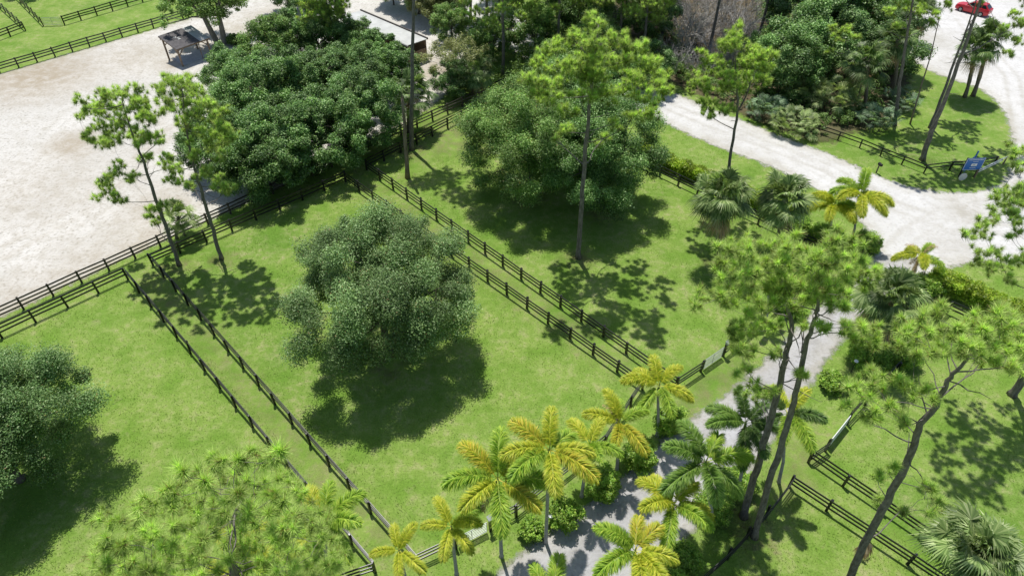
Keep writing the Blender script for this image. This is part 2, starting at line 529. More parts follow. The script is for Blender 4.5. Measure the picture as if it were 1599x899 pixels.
def auto_puffs(rg, h, R, z0, n, pr, flat=0.75, lean=(0, 0)):
    """rounded irregular pine crown from z0 to h"""
    P = []
    lob = unit(rg.normal(size=(4, 3)))
    for i in range(n):
        u = (i + 0.5) / n
        f = u ** 0.8
        z = z0 + (h - z0) * f
        prof = math.sin(PI * min(0.97, 0.18 + 0.80 * f)) ** 0.7
        a = i * 2.39996 + rg.uniform(-.5, .5)
        rr = R * prof * rg.uniform(0.45, 1.05)
        d = np.array([math.cos(a), math.sin(a), 0])
        rr *= 0.8 + 0.4 * max(0, float((lob @ d).max()))
        P.append((d[0] * rr + lean[0] * z / h, d[1] * rr + lean[1] * z / h, z - 0.12 * rr, pr * rg.uniform(0.7, 1.25)))
    return P

def pine(label, base, trunk, r0, puffs, seed, mat='pine', tuft_r=0.42, per=46, dens=9.0, w=0.03, z_limb=None, dead=0, cat='pine tree',
         group=None, name='pine_tree', limb_k=1.0, extra_trunks=()):
    """trunk: local points from base to crown; puffs local"""
    rg = np.random.default_rng(seed); r = random.Random(seed)
    per = int(per * 1.9); dens *= 1.75; w *= 1.08; tuft_r *= 1.04
    t = thing(name, label, cat, base, 0, group)
    mb = MB()
    tp = [Vector(p) for p in trunk]
    # resample trunk smoothly
    pts = []
    for i in range(len(tp) - 1):
        k = 5
        for j in range(k):
            u = j / k
            p0 = tp[max(i - 1, 0)]; p1 = tp[i]; p2 = tp[i + 1]; p3 = tp[min(i + 2, len(tp) - 1)]
            pts.append(0.5 * ((2 * p1) + (p2 - p0) * u + (2 * p0 - 5 * p1 + 4 * p2 - p3) * u * u + (3 * p1 - p0 - 3 * p2 + p3) * u ** 3))
    pts.append(tp[-1])
    pts = [p + Vector((r.uniform(-1, 1), r.uniform(-1, 1), 0)) * 0.05 * (i > 0) for i, p in enumerate(pts)]
    n = len(pts)
    rad = [r0 * (1.35 if i == 0 else 1.0) * (1 - 0.8 * (i / (n - 1)) ** 1.15) for i in range(n)]
    mb.tube(pts, rad, 9)
    allp = list(pts)
    for (pp, ra, rb) in extra_trunks:
        q = [Vector(p) for p in pp]
        q2 = bez(q[0], q[1], q[-1], 7) if len(q) == 3 else q
        mb.tube(q2, [ra + (rb - ra) * i / (len(q2) - 1) for i in range(len(q2))], 7)
        allp += q2
    zl = z_limb if z_limb is not None else min(p[2] for p in puffs) - 2.0
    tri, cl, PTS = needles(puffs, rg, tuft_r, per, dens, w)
    # limbs: each puff is reached from the trunk or from a limb that already grows nearby
    order = sorted(range(len(puffs)), key=lambda q: min((Vector(puffs[q][:3]) - p).length for p in allp))
    grown = [(p, None) for p in allp if p.z >= zl - .5]
    for q_ in order:
        x, y, z, pr = puffs[q_]
        tp_ = PTS[q_]
        c = Vector((x, y, z))
        best = None
        for p, rr_ in grown:
            d = c - p
            cost = d.length + 1.6 * max(0, p.z - z + .25 * math.hypot(d.x, d.y)) + (0.35 if rr_ is not None else 0)
            if best is None or cost < best[0]:
                best = (cost, p, rr_)
        p, rr_ = best[1], best[2]
        L = (c - p).length
        mid = p.lerp(c, 0.5) + Vector((r.uniform(-.14, .14), r.uniform(-.14, .14), r.uniform(-.16, -.02))) * L
        ra = min(0.075, 0.016 + 0.011 * L) * limb_k
        if rr_ is not None:
            ra = min(ra, rr_ * .85)
        path = wob(bez(p, mid, c, 6), 0.05 * L, r)
        rads = [max(.008, ra * (1 - 0.6 * i / 5)) for i in range(6)]
        mb.tube(path, rads, 5, cap=False)
        grown += [(path[k_], rads[k_]) for k_ in (3, 4, 5)]
        k = min(len(tp_), 6)
        for q in tp_[:k]:
            q = Vector(q)
            s = path[r.choice((3, 4, 5))]
            mb.tube([s, s.lerp(q, .55) + Vector((0, 0, -.06)), q], [ra * .35, ra * .28, 0.008], 3, cap=False)
    for _ in range(dead):
        i = r.randrange(int(n * 0.45), int(n * 0.85))
        a = r.uniform(0, 2 * PI); L = r.uniform(0.8, 2.4)
        p = pts[i]
        e = p + Vector((math.cos(a) * L, math.sin(a) * L, L * r.uniform(-.1, .5)))
        mb.tube(wob(bez(p, p.lerp(e, .5), e, 5), .12, r), [.035, .03, .025, .018, .008], 4, cap=False)
    mb.build('trunk', M['bark_pine'], t, smooth=True)
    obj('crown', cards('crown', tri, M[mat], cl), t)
    return t

def leaf_clumps(clumps, rg, per, size, aspect=0.5, flat=0.8):
    V = []; CL = []
    for (x, y, z, r) in clumps:
        n = max(20, int(per * r * r))
        d = unit(rg.normal(size=(n, 3)))
        rad = r * rg.uniform(0.25, 1.0, (n, 1)) ** 0.6 * rg.uniform(0.85, 1.15, (n, 1))
        P = np.array([x, y, z]) + d * rad * np.array([1, 1, flat])
        # gather into twiglets so that the surface has small sprays and gaps
        m = max(4, n // 14)
        ctr = P[rg.integers(0, n, m)]
        pick = rg.integers(0, m, n)
        P = P * 0.38 + ctr[pick] * 0.62
        nn = unit(d * 0.55 + rg.normal(size=(n, 3)) * 0.42 + np.array([-.1, .1, 0.75]))
        V.append(leaf_cards(P, nn, size * rg.uniform(0.65, 1.3, n), rg, aspect))
        CL.append(np.clip(rg.uniform(0, 1) * 0.55 + 0.35 * rg.uniform(0, 1, m)[pick] + .22 * d[:, 2], 0, 1))  # height term paints light tops and shaded undersides into each clump's tone
    return np.concatenate(V), np.concatenate(CL)

def dome_clumps(rg, c, R, n, cr, low=-0.45, lobes=7, fill=0.55, rough=1.0):
    lob = unit(rg.normal(size=(lobes, 3)) * np.array([1, 1, .6]))
    fq = rg.normal(size=(4, 3)) * 1.3; ph = rg.uniform(0, 6.28, 4)
    out_ = []
    m = int(n * .74)
    for i in range(n):
        if i < m:                                   # outer shell, evenly spread and jittered
            z = 1 - (1 - low) * (i + .5) / m
            a = i * 2.39996
            q = math.sqrt(max(0, 1 - z * z))
            d = unit(np.array([q * math.cos(a), q * math.sin(a), z]) + rg.normal(size=3) * .13)
            f = rg.uniform(.78, 1.0)
        else:
            d = unit(rg.normal(size=3) + np.array([0, 0, .3]))
            if d[2] < low:
                d[2] = -d[2]
            f = rg.uniform(.25, .75)
        f *= 0.80 + 0.30 * max(0, (lob @ d).max()) ** 3
        nz = float(np.sin(fq @ d * 3.1 + ph).mean())
        if rough and i < m and nz < -0.36:
            f *= .55                                  # a hollow between the boughs
            if rg.uniform() < .5:
                continue
        f *= 1 + .16 * nz * rough
        out_.append((c[0] + d[0] * R[0] * f, c[1] + d[1] * R[1] * f, c[2] + d[2] * R[2] * f, cr * rg.uniform(0.5, 1.4)))
    return out_

def broadleaf(label, base, c, R, n, cr, seed, mat='oak', per=420, size=0.17, r0=0.3, fork=0.3, limbs=12, low=-0.45, bark='bark_oak',
              group=None, name='broadleaf_tree', cat='tree', aspect=0.5, clumps=None, stems=1, fill=0.55, flat=0.8):
    rg = np.random.default_rng(seed); r = random.Random(seed)
    t = thing(name, label, cat, base, 0, group)
    cl_ = clumps if clumps else dome_clumps(rg, c, R, n, cr, low, fill=fill)
    mb = MB()
    fz = fork * (c[2] + R[2])
    tops = []
    for s in range(stems):
        a = 2 * PI * s / stems + r.uniform(0, 1)
        b0 = Vector((math.cos(a), math.sin(a), 0)) * (0.0 if stems == 1 else r0 * 1.3)
        b1 = Vector((c[0] * .3, c[1] * .3, fz)) + b0 * (1.0 if stems == 1 else 2.0)
        mb.tube(wob([b0, b0.lerp(b1, .08) , b0.lerp(b1, .5), b1], .06, r), [r0 * 1.4, r0 * 1.02, r0 * .88, r0 * .72], 9)
        tops.append(b1)
    sel = sorted(cl_, key=lambda q: -math.hypot(q[0] - c[0], q[1] - c[1]) - q[2] * .3)
    step = max(1, len(sel) // limbs)
    for i, q in enumerate(sel[::step][:limbs]):
        p = tops[i % stems]
        q = Vector(q[:3])
        L = (q - p).length
        mid = p.lerp(q, .45) + Vector((r.uniform(-.12, .12), r.uniform(-.12, .12), r.uniform(.0, .18))) * L
        path = wob(bez(p, mid, q, 7), .04 * L, r)
        ra = r0 * .42
        mb.tube(path, [ra * (1 - .85 * j / 6) for j in range(7)], 6, cap=False)
        for _ in range(3):
            s = path[r.choice((2, 3, 4))]
            e = s + Vector((r.uniform(-1, 1), r.uniform(-1, 1), r.uniform(.2, 1))) * L * .35
            mb.tube([s, s.lerp(e, .5) + Vector((0, 0, .05 * L)), e], [ra * .4, ra * .25, .012], 4, cap=False)
    mb.build('trunk', M[bark], t, smooth=True)
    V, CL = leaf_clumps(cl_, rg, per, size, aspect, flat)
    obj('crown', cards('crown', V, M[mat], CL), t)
    return t

# feather palm fronds
def frond_mesh(name, mat, L, elev, seed, nodes=92, per=11, droop=1.25, ll=0.56, wd=0.040):
    rg = np.random.default_rng(seed); r = random.Random(seed)
    pts = []; p = np.array([0.05, 0, 0.0]); a = elev
    k = 14
    for i in range(k + 1):
        pts.append(p.copy())
        a -= droop * (0.35 + 1.1 * i / k) / k
        p = p + np.array([math.cos(a), 0.03 * math.sin(i * .7 + seed), math.sin(a)]) * L / k
    pts = np.array(pts)
    V = []; CL = []
    for i in range(nodes):
        s = 0.10 + 0.90 * i / (nodes - 1)
        f = s * k; j = min(int(f), k - 1); u = f - j
        c = pts[j] * (1 - u) + pts[j + 1] * u
        tg = unit(pts[j + 1] - pts[j])
        sd_ = np.array([0, 1.0, 0]); up = np.cross(tg, sd_) * -1
        up = up if up[2] > 0 else -up
        l0 = ll * (0.35 + 0.75 * math.sin(PI * min(1, 0.12 + 0.80 * s))) * (1.0 if s < .9 else .75)
        for q in range(per):
            side = 1 if q % 2 else -1
            th = rg.uniform(-1.15, 1.25)
            d = unit(tg * rg.uniform(.35, .75) + (sd_ * side * math.cos(th) + up * math.sin(th)) * 0.85 + np.array([0, 0, -0.12]))
            l = l0 * rg.uniform(.8, 1.12)
            w_ = unit(np.cross(d, up + rg.normal(size=3) * .3)) * wd * .5
            m_ = c + d * l * .4
            e = c + d * l + np.array([0, 0, -0.26 * l])
            V.append([c, m_ + w_, e, m_ - w_]); CL.append(s)
    # rachis as thin slivers
    for j in range(k):
        w_ = np.array([0, 0.022 * (1 - j / k) + .006, 0])
        V.append([pts[j] - w_, pts[j] + w_, pts[j + 1] + w_ * .8, pts[j + 1] - w_ * .8]); CL.append(.1)
    return cards(name, np.array(V), mat, np.array(CL))

FR = {}
for key in ('yellow', 'lime', 'green', 'orange', 'deep'):
    for vi, (el, dr) in enumerate(((1.05, 1.85), (0.66, 1.65), (0.26, 1.4), (-0.12, 1.05))):
        FR[key, vi] = frond_mesh('frond', M['fr_' + key], 2.62, el, 100 + vi * 7 + len(key), droop=dr)
FR['brown', 0] = frond_mesh('frond', M['dry'], 1.9, -0.9, 31, nodes=40, per=3, droop=.5, ll=.35)
FR['brown', 1] = frond_mesh('frond', M['dry'], 1.9, 1.3, 37, nodes=40, per=2, droop=2.4, ll=.3)

def feather_palm(label, base, top, cols, seed, s=1.0, nf=8, lean=None, group='feather palms along the driveway', r0=0.10, brown=(), sag=0.0):
    """top: local crown point (x,y,z)"""
    r = random.Random(seed)
    t = thing('feather_palm', label, 'palm tree', base, 0, group)
    tx, ty, h = top
    h -= .25 * s
    mb = MB()
    hs = h - 0.95 * s
    path = [(0, 0, 0), (tx * .02, ty * .02, .18), (tx * .22, ty * .22, hs * .35), (tx * .6, ty * .6, hs * .7), (tx * .88, ty * .88, hs)]
    mb.tube(path, [r0 * 1.7, r0 * 1.25, r0 * 1.05, r0, r0 * .95], 10)
    mb.build('trunk', M['palm_trunk'], t, smooth=True)
    mb = MB()
    mb.tube([(tx * .88, ty * .88, hs), (tx * .93, ty * .93, hs + .3 * s), (tx, ty, h)], [r0 * 1.15, r0 * 1.2, r0 * .55], 10)
    mb.build('crownshaft', M['shaft'], t, smooth=True)
    a0 = r.uniform(0, 6.28)
    seq = {5: (0, 1, 2, 1, 2), 6: (0, 1, 2, 1, 2, 2), 7: (0, 1, 2, 1, 2, 3, 2), 8: (0, 1, 2, 1, 2, 3, 1, 2), 9: (0, 1, 2, 1, 2, 3, 1, 2, 3)}.get(nf, (0, 1, 2, 1, 2, 3, 1, 2, 3, 2))
    for i in range(nf):
        a = a0 + i * 2 * PI / nf * (2 if nf % 2 else 1) + r.uniform(-.22, .22)
        if nf % 2 == 0:
            a = a0 + i * 2.39996
        vi = seq[i % len(seq)]
        col = cols[i % len(cols)]
        o = obj('frond', FR[col, vi], t, (tx, ty, h - 0.05), (r.uniform(-.18, .18), r.uniform(-.12, .12) + sag, a))
        k = s * r.uniform(.88, 1.1)
        o.scale = (k, k * 1.05, k)
    for (vi, a) in brown:
        o = obj('frond', FR['brown', vi], t, (tx, ty, h - 0.15), (0, 0, a), label='dead brown frond')
        o.scale = (s, s, s)
    # unopened spear
    mb = MB(); mb.tube([(tx, ty, h - .1), (tx + .05, ty, h + .8 * s)], [.035 * s, .008], 5)
    mb.build('spear_leaf', M['shaft'], t)
    return t

# fan palms
def fan(rg, c, d, R, nseg=26, spread=2.5, droop=0.35, w=0.06, fold=0.25):
    """one costapalmate leaf at c pointing along d"""
    d = unit(np.asarray(d, float))
    side = unit(np.cross(d, np.array([0, 0, 1.0]) + rg.normal(size=3) * .05))
    nrm = np.cross(side, d)
    V = []
    for i in range(nseg):
        a = (i / (nseg - 1) - .5) * spread * 1.15
        dd = d * math.cos(a) + side * math.sin(a)
        dd = unit(dd + nrm * (-fold * abs(a) * .5 + rg.normal() * .05))
        l = R * (0.78 + .22 * math.cos(a)) * rg.uniform(.9, 1.08)
        m = c + dd * l * .58
        e = c + dd * l * rg.uniform(.92, 1.0) + np.array([0, 0, -droop * l * rg.uniform(.6, 1.3)])
        ww = unit(np.cross(dd, nrm)) * w * .5
        V.append([c - ww * .3, c + ww * .3, m + ww, m - ww])
        V.append([m - ww, m + ww, e + ww * .08, e - ww * .08])
    return V

def fan_crown(rg, c, n, pet, R, lo=-0.7, hi=1.45, **k):
    V = []; CL = []
    for i in range(n):
        a = i * 2.39996 + rg.uniform(-.2, .2)
        el = lo + (hi - lo) * ((i + .5) / n) ** .8 + rg.uniform(-.22, .22)
        d = np.array([math.cos(a) * math.cos(el), math.sin(a) * math.cos(el), math.sin(el)])
        p = pet * rg.uniform(.55, 1.25)
        q = np.asarray(c) + d * p
        q[2] -= .12 * p
        # petiole
        sd_ = unit(np.cross(d, np.array([0, 0, 1.0]))) * .02
        V.append([np.asarray(c) - sd_, np.asarray(c) + sd_, q + sd_, q - sd_])
        d2 = unit(d + np.array([0, 0, -.3 if el < .8 else 0]) + rg.normal(size=3) * .28)
        f = fan(rg, q, d2, R * rg.uniform(.85, 1.15), **k)
        V += f
        CL += [rg.uniform(0, 1)] * (len(f) + 1)
    return np.array(V), np.array(CL)

def sabal(label, base, top, seed, s=1.0, n=34, mat='fan', r0=0.2, dead=5, group=None, trunk=True, name='fan_palm'):
    rg = np.random.default_rng(seed)
    t = thing(name, label, 'palm tree', base, 0, group)
    tx, ty, h = top
    mb = MB()
    k = 9
    path = [(tx * (i / k) ** 1.4, ty * (i / k) ** 1.4, h * i / k) for i in range(k + 1)]
    mb.tube(path, [r0 * (1.3 if i == 0 else 1.0 + .12 * math.sin(i * 2.3)) for i in range(k + 1)], 10)
    for i in range(26):       # leaf boots under the crown
        a = i * 2.4; z = h * (0.62 + .36 * i / 26)
        u = (z / h) ** 1.4
        p = Vector((tx * u + math.cos(a) * r0 * .9, ty * u + math.sin(a) * r0 * .9, z))
        mb.tube([p, p + Vector((math.cos(a) * .16, math.sin(a) * .16, .22))], [.05, .025], 4)
    mb.build('trunk', M['sabal_trunk'], t, smooth=True)
    V, CL = fan_crown(rg, (tx, ty, h), n, 1.35 * s, 1.15 * s, w=.085 * s, nseg=28, droop=.28, spread=2.9)
    obj('crown', cards('crown', V, M[mat], CL), t)
    if dead:
        V, CL = fan_crown(rg, (tx, ty, h - .2), dead, 1.1 * s, 1.2 * s, lo=-1.3, hi=-.7, droop=.6)
        obj('dead_fronds', cards('dead_fronds', V, M['dry'], CL), t)
    return t

def palmetto(label, base, R, H, seed, n=40, mat='palmetto', group=None, fr=0.62):
    rg = np.random.default_rng(seed)
    t = thing('palmetto_clump', label, 'palmetto', base, 0, group)
    V = []; CL = []
    mb = MB()
    for i in range(n):
        rr = R * math.sqrt(rg.uniform(0, 1)) * .8; a = rg.uniform(0, 6.28)
        o = np.array([math.cos(a) * rr, math.sin(a) * rr, 0])
        z = H * rg.uniform(.45, 1.0) * (1.1 - .55 * (rr / R) ** 2)
        out_ = np.array([math.cos(a), math.sin(a), 0]) * rg.uniform(.2, .9) + rg.normal(size=3) * .25
        q = o + out_ * .5 + np.array([0, 0, z])
        mb.tube([tuple(o), tuple((o + q) / 2 + np.array([0, 0, .1])), tuple(q)], [.02, .016, .012], 3, cap=False)
        d = unit(out_ * 1.2 + np.array([0, 0, rg.uniform(.1, .9)]))
        f = fan(rg, q, d, fr * rg.uniform(.8, 1.25), nseg=20, spread=2.9, droop=.2, w=.06)
        V += f; CL += [rg.uniform(0, 1)] * len(f)
    mb.build('stems', M['sabal_trunk'], t)
    obj('leaves', cards('leaves', np.array(V), M[mat], np.array(CL)), t)
    return t

def shrub(label, base, R, H, seed, mat='shrub', per=620, size=.13, group=None, name='round_shrub', cat='shrub', n=78):
    rg = np.random.default_rng(seed)
    t = thing(name, label, cat, base, 0, group)
    mb = MB()
    r = random.Random(seed)
    for i in range(7):
        a = r.uniform(0, 6.28); e = Vector((math.cos(a) * R * .6, math.sin(a) * R * .6, H * r.uniform(.5, .85)))
        mb.tube([(0, 0, 0), e * .5 + Vector((0, 0, .1)), e], [.04, .025, .01], 4)
    mb.build('stems', M['bark_oak'], t)
    cl_ = dome_clumps(rg, (0, 0, H * .46), (R * .82, R * .82, H * .46), n, min(R, H) * .32, low=-.9, fill=.7, rough=0)
    V, CL = leaf_clumps(cl_, rg, per / max(.3, min(R, H) * .34) ** .5, size, .55, .9)
    keep = V[:, :, 2].min(1) > .02
    obj('leaves', cards('leaves', V[keep], M[mat], CL[keep]), t)
    return t

def hedge(label, pts, wdt, H, seed, mat='hedge', dens=330, size=.17, group=None):
    rg = np.random.default_rng(seed)
    o0 = pts[0]
    t = thing('clipped_hedge', label, 'hedge', o0, 0, group)
    V = []; CL = []; mb = MB()
    for (a, b) in zip(pts[:-1], pts[1:]):
        a = np.array(a) - np.array(o0); b = np.array(b) - np.array(o0)
        L = np.hypot(*(b - a)); d = (b - a) / L; nn = np.array([-d[1], d[0]])
        n = int(L / .45)
        for i in range(n):
            for j in (-1, 0, 1):
                p = a + d * (i + rg.uniform(.2, .8)) * .45 + nn * j * wdt * .3
                hh = H * rg.uniform(.80, 1.08)
                for z in (hh * .3, hh * .62, hh * .86):
                    k = int(dens * .42 * (1.5 if z > hh * .8 else 1))
                    dd = unit(rg.normal(size=(k, 3)))
                    P = np.array([p[0], p[1], z]) + dd * np.array([.40, .40, .28]) * rg.uniform(.5, 1.1, (k, 1))
                    nv = unit(dd * .5 + rg.normal(size=(k, 3)) * .55 + np.array([0, 0, .5]))
                    V.append(leaf_cards(P, nv, size * rg.uniform(.7, 1.3, k), rg, .5)); CL.append(np.full(k, rg.uniform(0, 1)))
            p = a + d * (i + .5) * .45
            if i % 3 == 0:
                mb.tube([(p[0], p[1], 0), (p[0] + rg.uniform(-.1, .1), p[1], H * .6)], [.03, .012], 4)
    mb.build('stems', M['bark_oak'], t)
    V = np.concatenate(V); CL = np.concatenate(CL)
    obj('leaves', cards('leaves', V, M[mat], CL), t)
    return t

def brush_mesh(seed, H=5.0, n=11):
    r = random.Random(seed)
    mb = MB()
    def grow(p, d, L, ra, lev):
        e = p + d * L
        m = p.lerp(e, .5) + Vector((r.uniform(-1, 1), r.uniform(-1, 1), r.uniform(-.3, .6))) * L * .12
        mb.tube([p, m, e], [ra, ra * .8, ra * .55], 3, cap=False)
        if lev == 0:
            return
        for _ in range(r.choice((3, 4, 4, 5))):
            s = p.lerp(e, r.uniform(.35, 1))
            nd = (d + Vector((r.uniform(-1, 1), r.uniform(-1, 1), r.uniform(-.5, .6))) * .85).normalized()
            grow(s, nd, L * r.uniform(.5, .75), ra * .55, lev - 1)
    for i in range(n):
        a = r.uniform(0, 6.28)
        p = Vector((math.cos(a), math.sin(a), 0)) * r.uniform(0, .9)
        d = Vector((math.cos(a) * r.uniform(.1, 1.0), math.sin(a) * r.uniform(.1, 1.0), 1)).normalized()
        grow(p, d, H * r.uniform(.22, .62), .055, 3)
    return mb.mesh('branches', M['twig'])

# -------------------------------------------------------------------- fences
def post_mesh(h, wx, wy, mat):
    mb = MB()
    mb.box((0, 0, h / 2 - .15), (wx, wy, h + .3))
    mb.box((0, 0, h + .02), (wx, wy, .04), taper=.7)
    return mb.mesh('post', mat)

POST = {k: post_mesh(1.35, .17, .15, M[k]) for k in ('fence', 'fence_worn')}
POST_LOW = post_mesh(1.08, .14, .14, M['fence'])

def fence(label, runs, nrail=3, mat='fence', h=1.38, step=2.44, group=None, seed=1, side=1, low=False, rail_h=.145, skip_last=()):
    """runs: list of polylines in world xy; every post and every rail of a straight run is a part"""
    r = random.Random(seed)
    o0 = runs[0][0]
    t = thing('board_fence', label, 'fence', o0, 0, group)
    pm = POST_LOW if low else POST[mat]
    zs = [h - .10 - i * (h - .28) / nrail for i in range(nrail)]
    for run in runs:
        done = set()
        for a, b in zip(run[:-1], run[1:]):
            ax, ay = a[0] - o0[0], a[1] - o0[1]; bx, by = b[0] - o0[0], b[1] - o0[1]
            L = math.hypot(bx - ax, by - ay); ang = math.atan2(by - ay, bx - ax)
            n = max(1, round(L / step))
            ux, uy = (bx - ax) / L, (by - ay) / L
            nx, ny = -uy * side, ux * side
            P = []
            for i in range(n + 1):
                x = ax + (bx - ax) * i / n; y = ay + (by - ay) * i / n
                P.append((x, y))
                key = (round(x, 2), round(y, 2))
                if key not in done:
                    done.add(key)
                    obj('post', pm, t, (x, y, r.uniform(-.03, .02)), (r.gauss(0, .022), r.gauss(0, .022), ang))
            for z in zs:
                mb = MB()
                J = [z + r.gauss(0, .02) for _ in P]
                for i in range(n):
                    p, q = P[i], P[i + 1]
                    off = .097
                    mb.beam((p[0] + nx * off, p[1] + ny * off, J[i]), (q[0] + nx * off - ux * .012, q[1] + ny * off - uy * .012, J[i + 1] + r.uniform(-.006, .006)), .042, rail_h)
                mb.build('rail', M[mat], t)
    return t

def field_gate(label, a, b, group=None, bars=5, mat='steel', h=1.25, mesh=False):
    t = thing('field_gate', label, 'gate', a, math.atan2(b[1] - a[1], b[0] - a[0]), group)
    L = math.hypot(b[0] - a[0], b[1] - a[1]) - .16
    z0, z1 = .16, h
    mb = MB()
    s = .10
    mb.tube([(s, 0, z0), (s, 0, z1), (L, 0, z1), (L, 0, z0), (s, 0, z0)], .032, 6)
    mb.tube([(L / 2, 0, z0), (L / 2, 0, z1)], .022, 5)
    mb.build('frame', M[mat], t)
    for i in range(bars):
        z = z0 + (z1 - z0) * (i + 1) / (bars + 1)
        mb = MB()
        mb.beam((s, 0, z), (L, 0, z), .03, .045 if not mesh else .12)
        mb.build('bar', M[mat], t)
    return t

# ==================================================================== ground
def ground():
    me = bpy.data.meshes.new('ground')
    s = 900
    me.from_pydata([(-s, -s, 0), (s, -s, 0), (s, s, 0), (-s, s, 0)], [], [(0, 1, 2, 3)])
    me.materials.append(M['grass'])
    o = obj('ground', me)
    o['kind'] = 'structure'
ground()
sheet('sand_arena', [(-51.79, 33.12), (-43.52, 41.15), (-5.3, 81.14), (-5.37, 104.7), (-17.93, 124.84), (-37.04, 129.92), (-46.91, 111.57), (-52.92, 104.7), (-69.37, 87.81), (-82.4, 74.83)], .004, .6, M['sand'],
      tracks=[([(-50.03, 46.58), (-44.18, 56.42), (-39.4, 76.43), (-36.09, 99.83), (-37.76, 118.52)], .5, .35), ([(-45.42, 51.23), (-40.4, 59.84), (-44.45, 81.49), (-43.75, 89.0)], .5, .25)],
      patches=[(*(-43.89, 97.52), 8, .5), (*(-49.83, 59.84), 9, .35), (*(-38.2, 47.47), 7, .5), (*(-34.98, 51.23), 5, .6), (*(-43.11, 42.4), 6, .55), (*(-54.22, 93.12), 7, .5), (*(-37.04, 107.26), 7, .5), (*(-63.96, 87.42), 9, 1.0), (*(-67.67, 85.51), 6, .9), (*(-50.97, 69.58), 3.6, .9), (*(-49.53, 67.48), 2.5, .6), (*(-46.68, 91.03), 3, .8), (*(-36.38, 56.42), 5, .6), (*(-37.86, 52.22), 4, .4), (*(-12.4, 74.83), 5, .7), (*(-9.59, 89.0), 6, .9), (*(-43.75, 45.71), 4, .35), (*(-40.94, 103.45), 6, .4)], sm=1)
sheet('sand_road', [(-19.51,139.14),(0.05,111.29),(9.21,94.84),(19.75,83.65),(24.22,78.91),(30.51,72.52),(36.24,67.07),(41.07,61.28),(45.07,59.61),(49.56,59.84),(53.22,62.01),(56.28,66.13),(59.45,72.52),(61.72,79.41),(61.37,83.83),(58.5,86.65),(56.46,89.8),(56.58,94.19),(60.31,104.7),(71.87,135.33),(131.71,135.33),(63.39,45.71),(53.08,47.65),(47.53,48.38),(40.37,48.2),(37.05,46.06),(34.09,45.2),(32.33,47.03),(33.99,49.78),(34.88,53.03),(34.57,56.64),(32.02,60.8),(28.44,65.07),(22.37,70.01),(18.32,74.83),(8.51,84.76),(0.05,94.84),(-16.13,108.58)], .008, .3, M['road'], tracks=[([(0.05, 102.71), (19.04, 79.24), (26.59, 72.07), (34.65, 64.55), (39.41, 57.31), (43.23, 54.28), (50.17, 53.03), (61.46, 51.23)], .3, .45), ([(35.37, 49.31), (38.71, 52.63), (44.25, 56.42), (50.99, 58.1), (58.18, 67.48), (67.3, 87.04), (70.22, 107.26)], .3, .4), ([(26.88, 73.28), (34.74, 62.76), (40.11, 55.88), (49.45, 56.42), (60.3, 66.13)], .3, .3)],
      patches=[(*(46.2, 56.42), 3, .8), (*(23.76, 69.58), 3, .4), (*(27.84, 65.46), 4, .4), (*(41.88, 50.74), 3.5, .5), (*(62.33, 99.83), 5, .5), (*(62.34, 91.03), 4, .4)], sm=1)
sheet('driveway', [(38.32,48.94),(35.28,45.71),(30.39,42.24),(27.66,38.97),(25.08,36.37),(22.21,32.94),(19.02,29.14),(16.5,26.18),(12.72,22.87),(10.12,20.39),(7.74,18.26),(5.57,16.03),(-3.69,16.03),(-0.38,19.57),(2.82,21.94),(5.34,24.03),(8.54,26.58),(12.04,29.81),(14.77,31.66),(18.4,34.64),(23.17,39.19),(27.18,43.2),(31.02,45.71),(33.95,49.69)], .012, .25, M['drive'], tracks=[([(35.16, 47.65), (29.34, 42.4), (24.75, 37.54), (18.76, 31.9), (13.86, 28.05), (9.39, 24.03), (5.24, 20.48), (2.31, 17.69)], .32, .5)],
      patches=[(*(18.63, 33.25), 2.5, .5), (*(25.6, 37.9), 2, .5), (*(5.39, 22.2), 2.5, .3)], sm=1)
sheet('woodland_floor', [(19.62, 91.03), (20.55, 85.89), (24.61, 80.79), (30.89, 73.9), (36.07, 69.16), (40.41, 72.52), (46.31, 74.83), (53.94, 87.04), (56.61, 97.52), (71.27, 135.33), (19.21, 135.33), (15.26, 99.83)], .004, .7, M['litter'],
      patches=[(*(33.02, 73.28), 4, .6), (*(37.61, 71.03), 5, .6)], sm=1)

sheet('worn_ground', [(-32.74, 47.03), (-27.41, 41.77), (-19.74, 33.87), (-12.33, 26.23), (-6.59, 20.39), (-8.08, 19.9), (-13.44, 25.23), (-20.33, 32.51), (-28.03, 40.46), (-34.19, 45.71)], .004, .5, M['worn'], sm=1)
sheet('worn_ground', [(-16.62, 62.76), (-6.24, 53.03), (2.83, 43.53), (10.18, 35.83), (12.21, 33.5), (10.07, 33.62), (2.73, 40.69), (-5.99, 49.41), (-17.29, 61.04)], .004, .5, M['worn'], sm=1)
sheet('worn_ground', [(13.61, 33.87), (16.93, 36.51), (19.31, 35.83), (17.01, 32.63), (13.62, 30.26), (12.43, 31.42)], .004, .5, M['worn'], sm=1)
sheet('worn_ground', [(-8.89, 79.76), (-0.76, 78.07), (0.04, 67.48), (-7.23, 67.48), (-11.3, 64.81), (-13.22, 68.87)], .004, .5, M['worn'], sm=1)
sheet('worn_ground', [(22.06, 31.42), (22.89, 28.59), (19.33, 24.51), (15.19, 21.76), (17.15, 25.98)], .004, .5, M['worn'], sm=1)

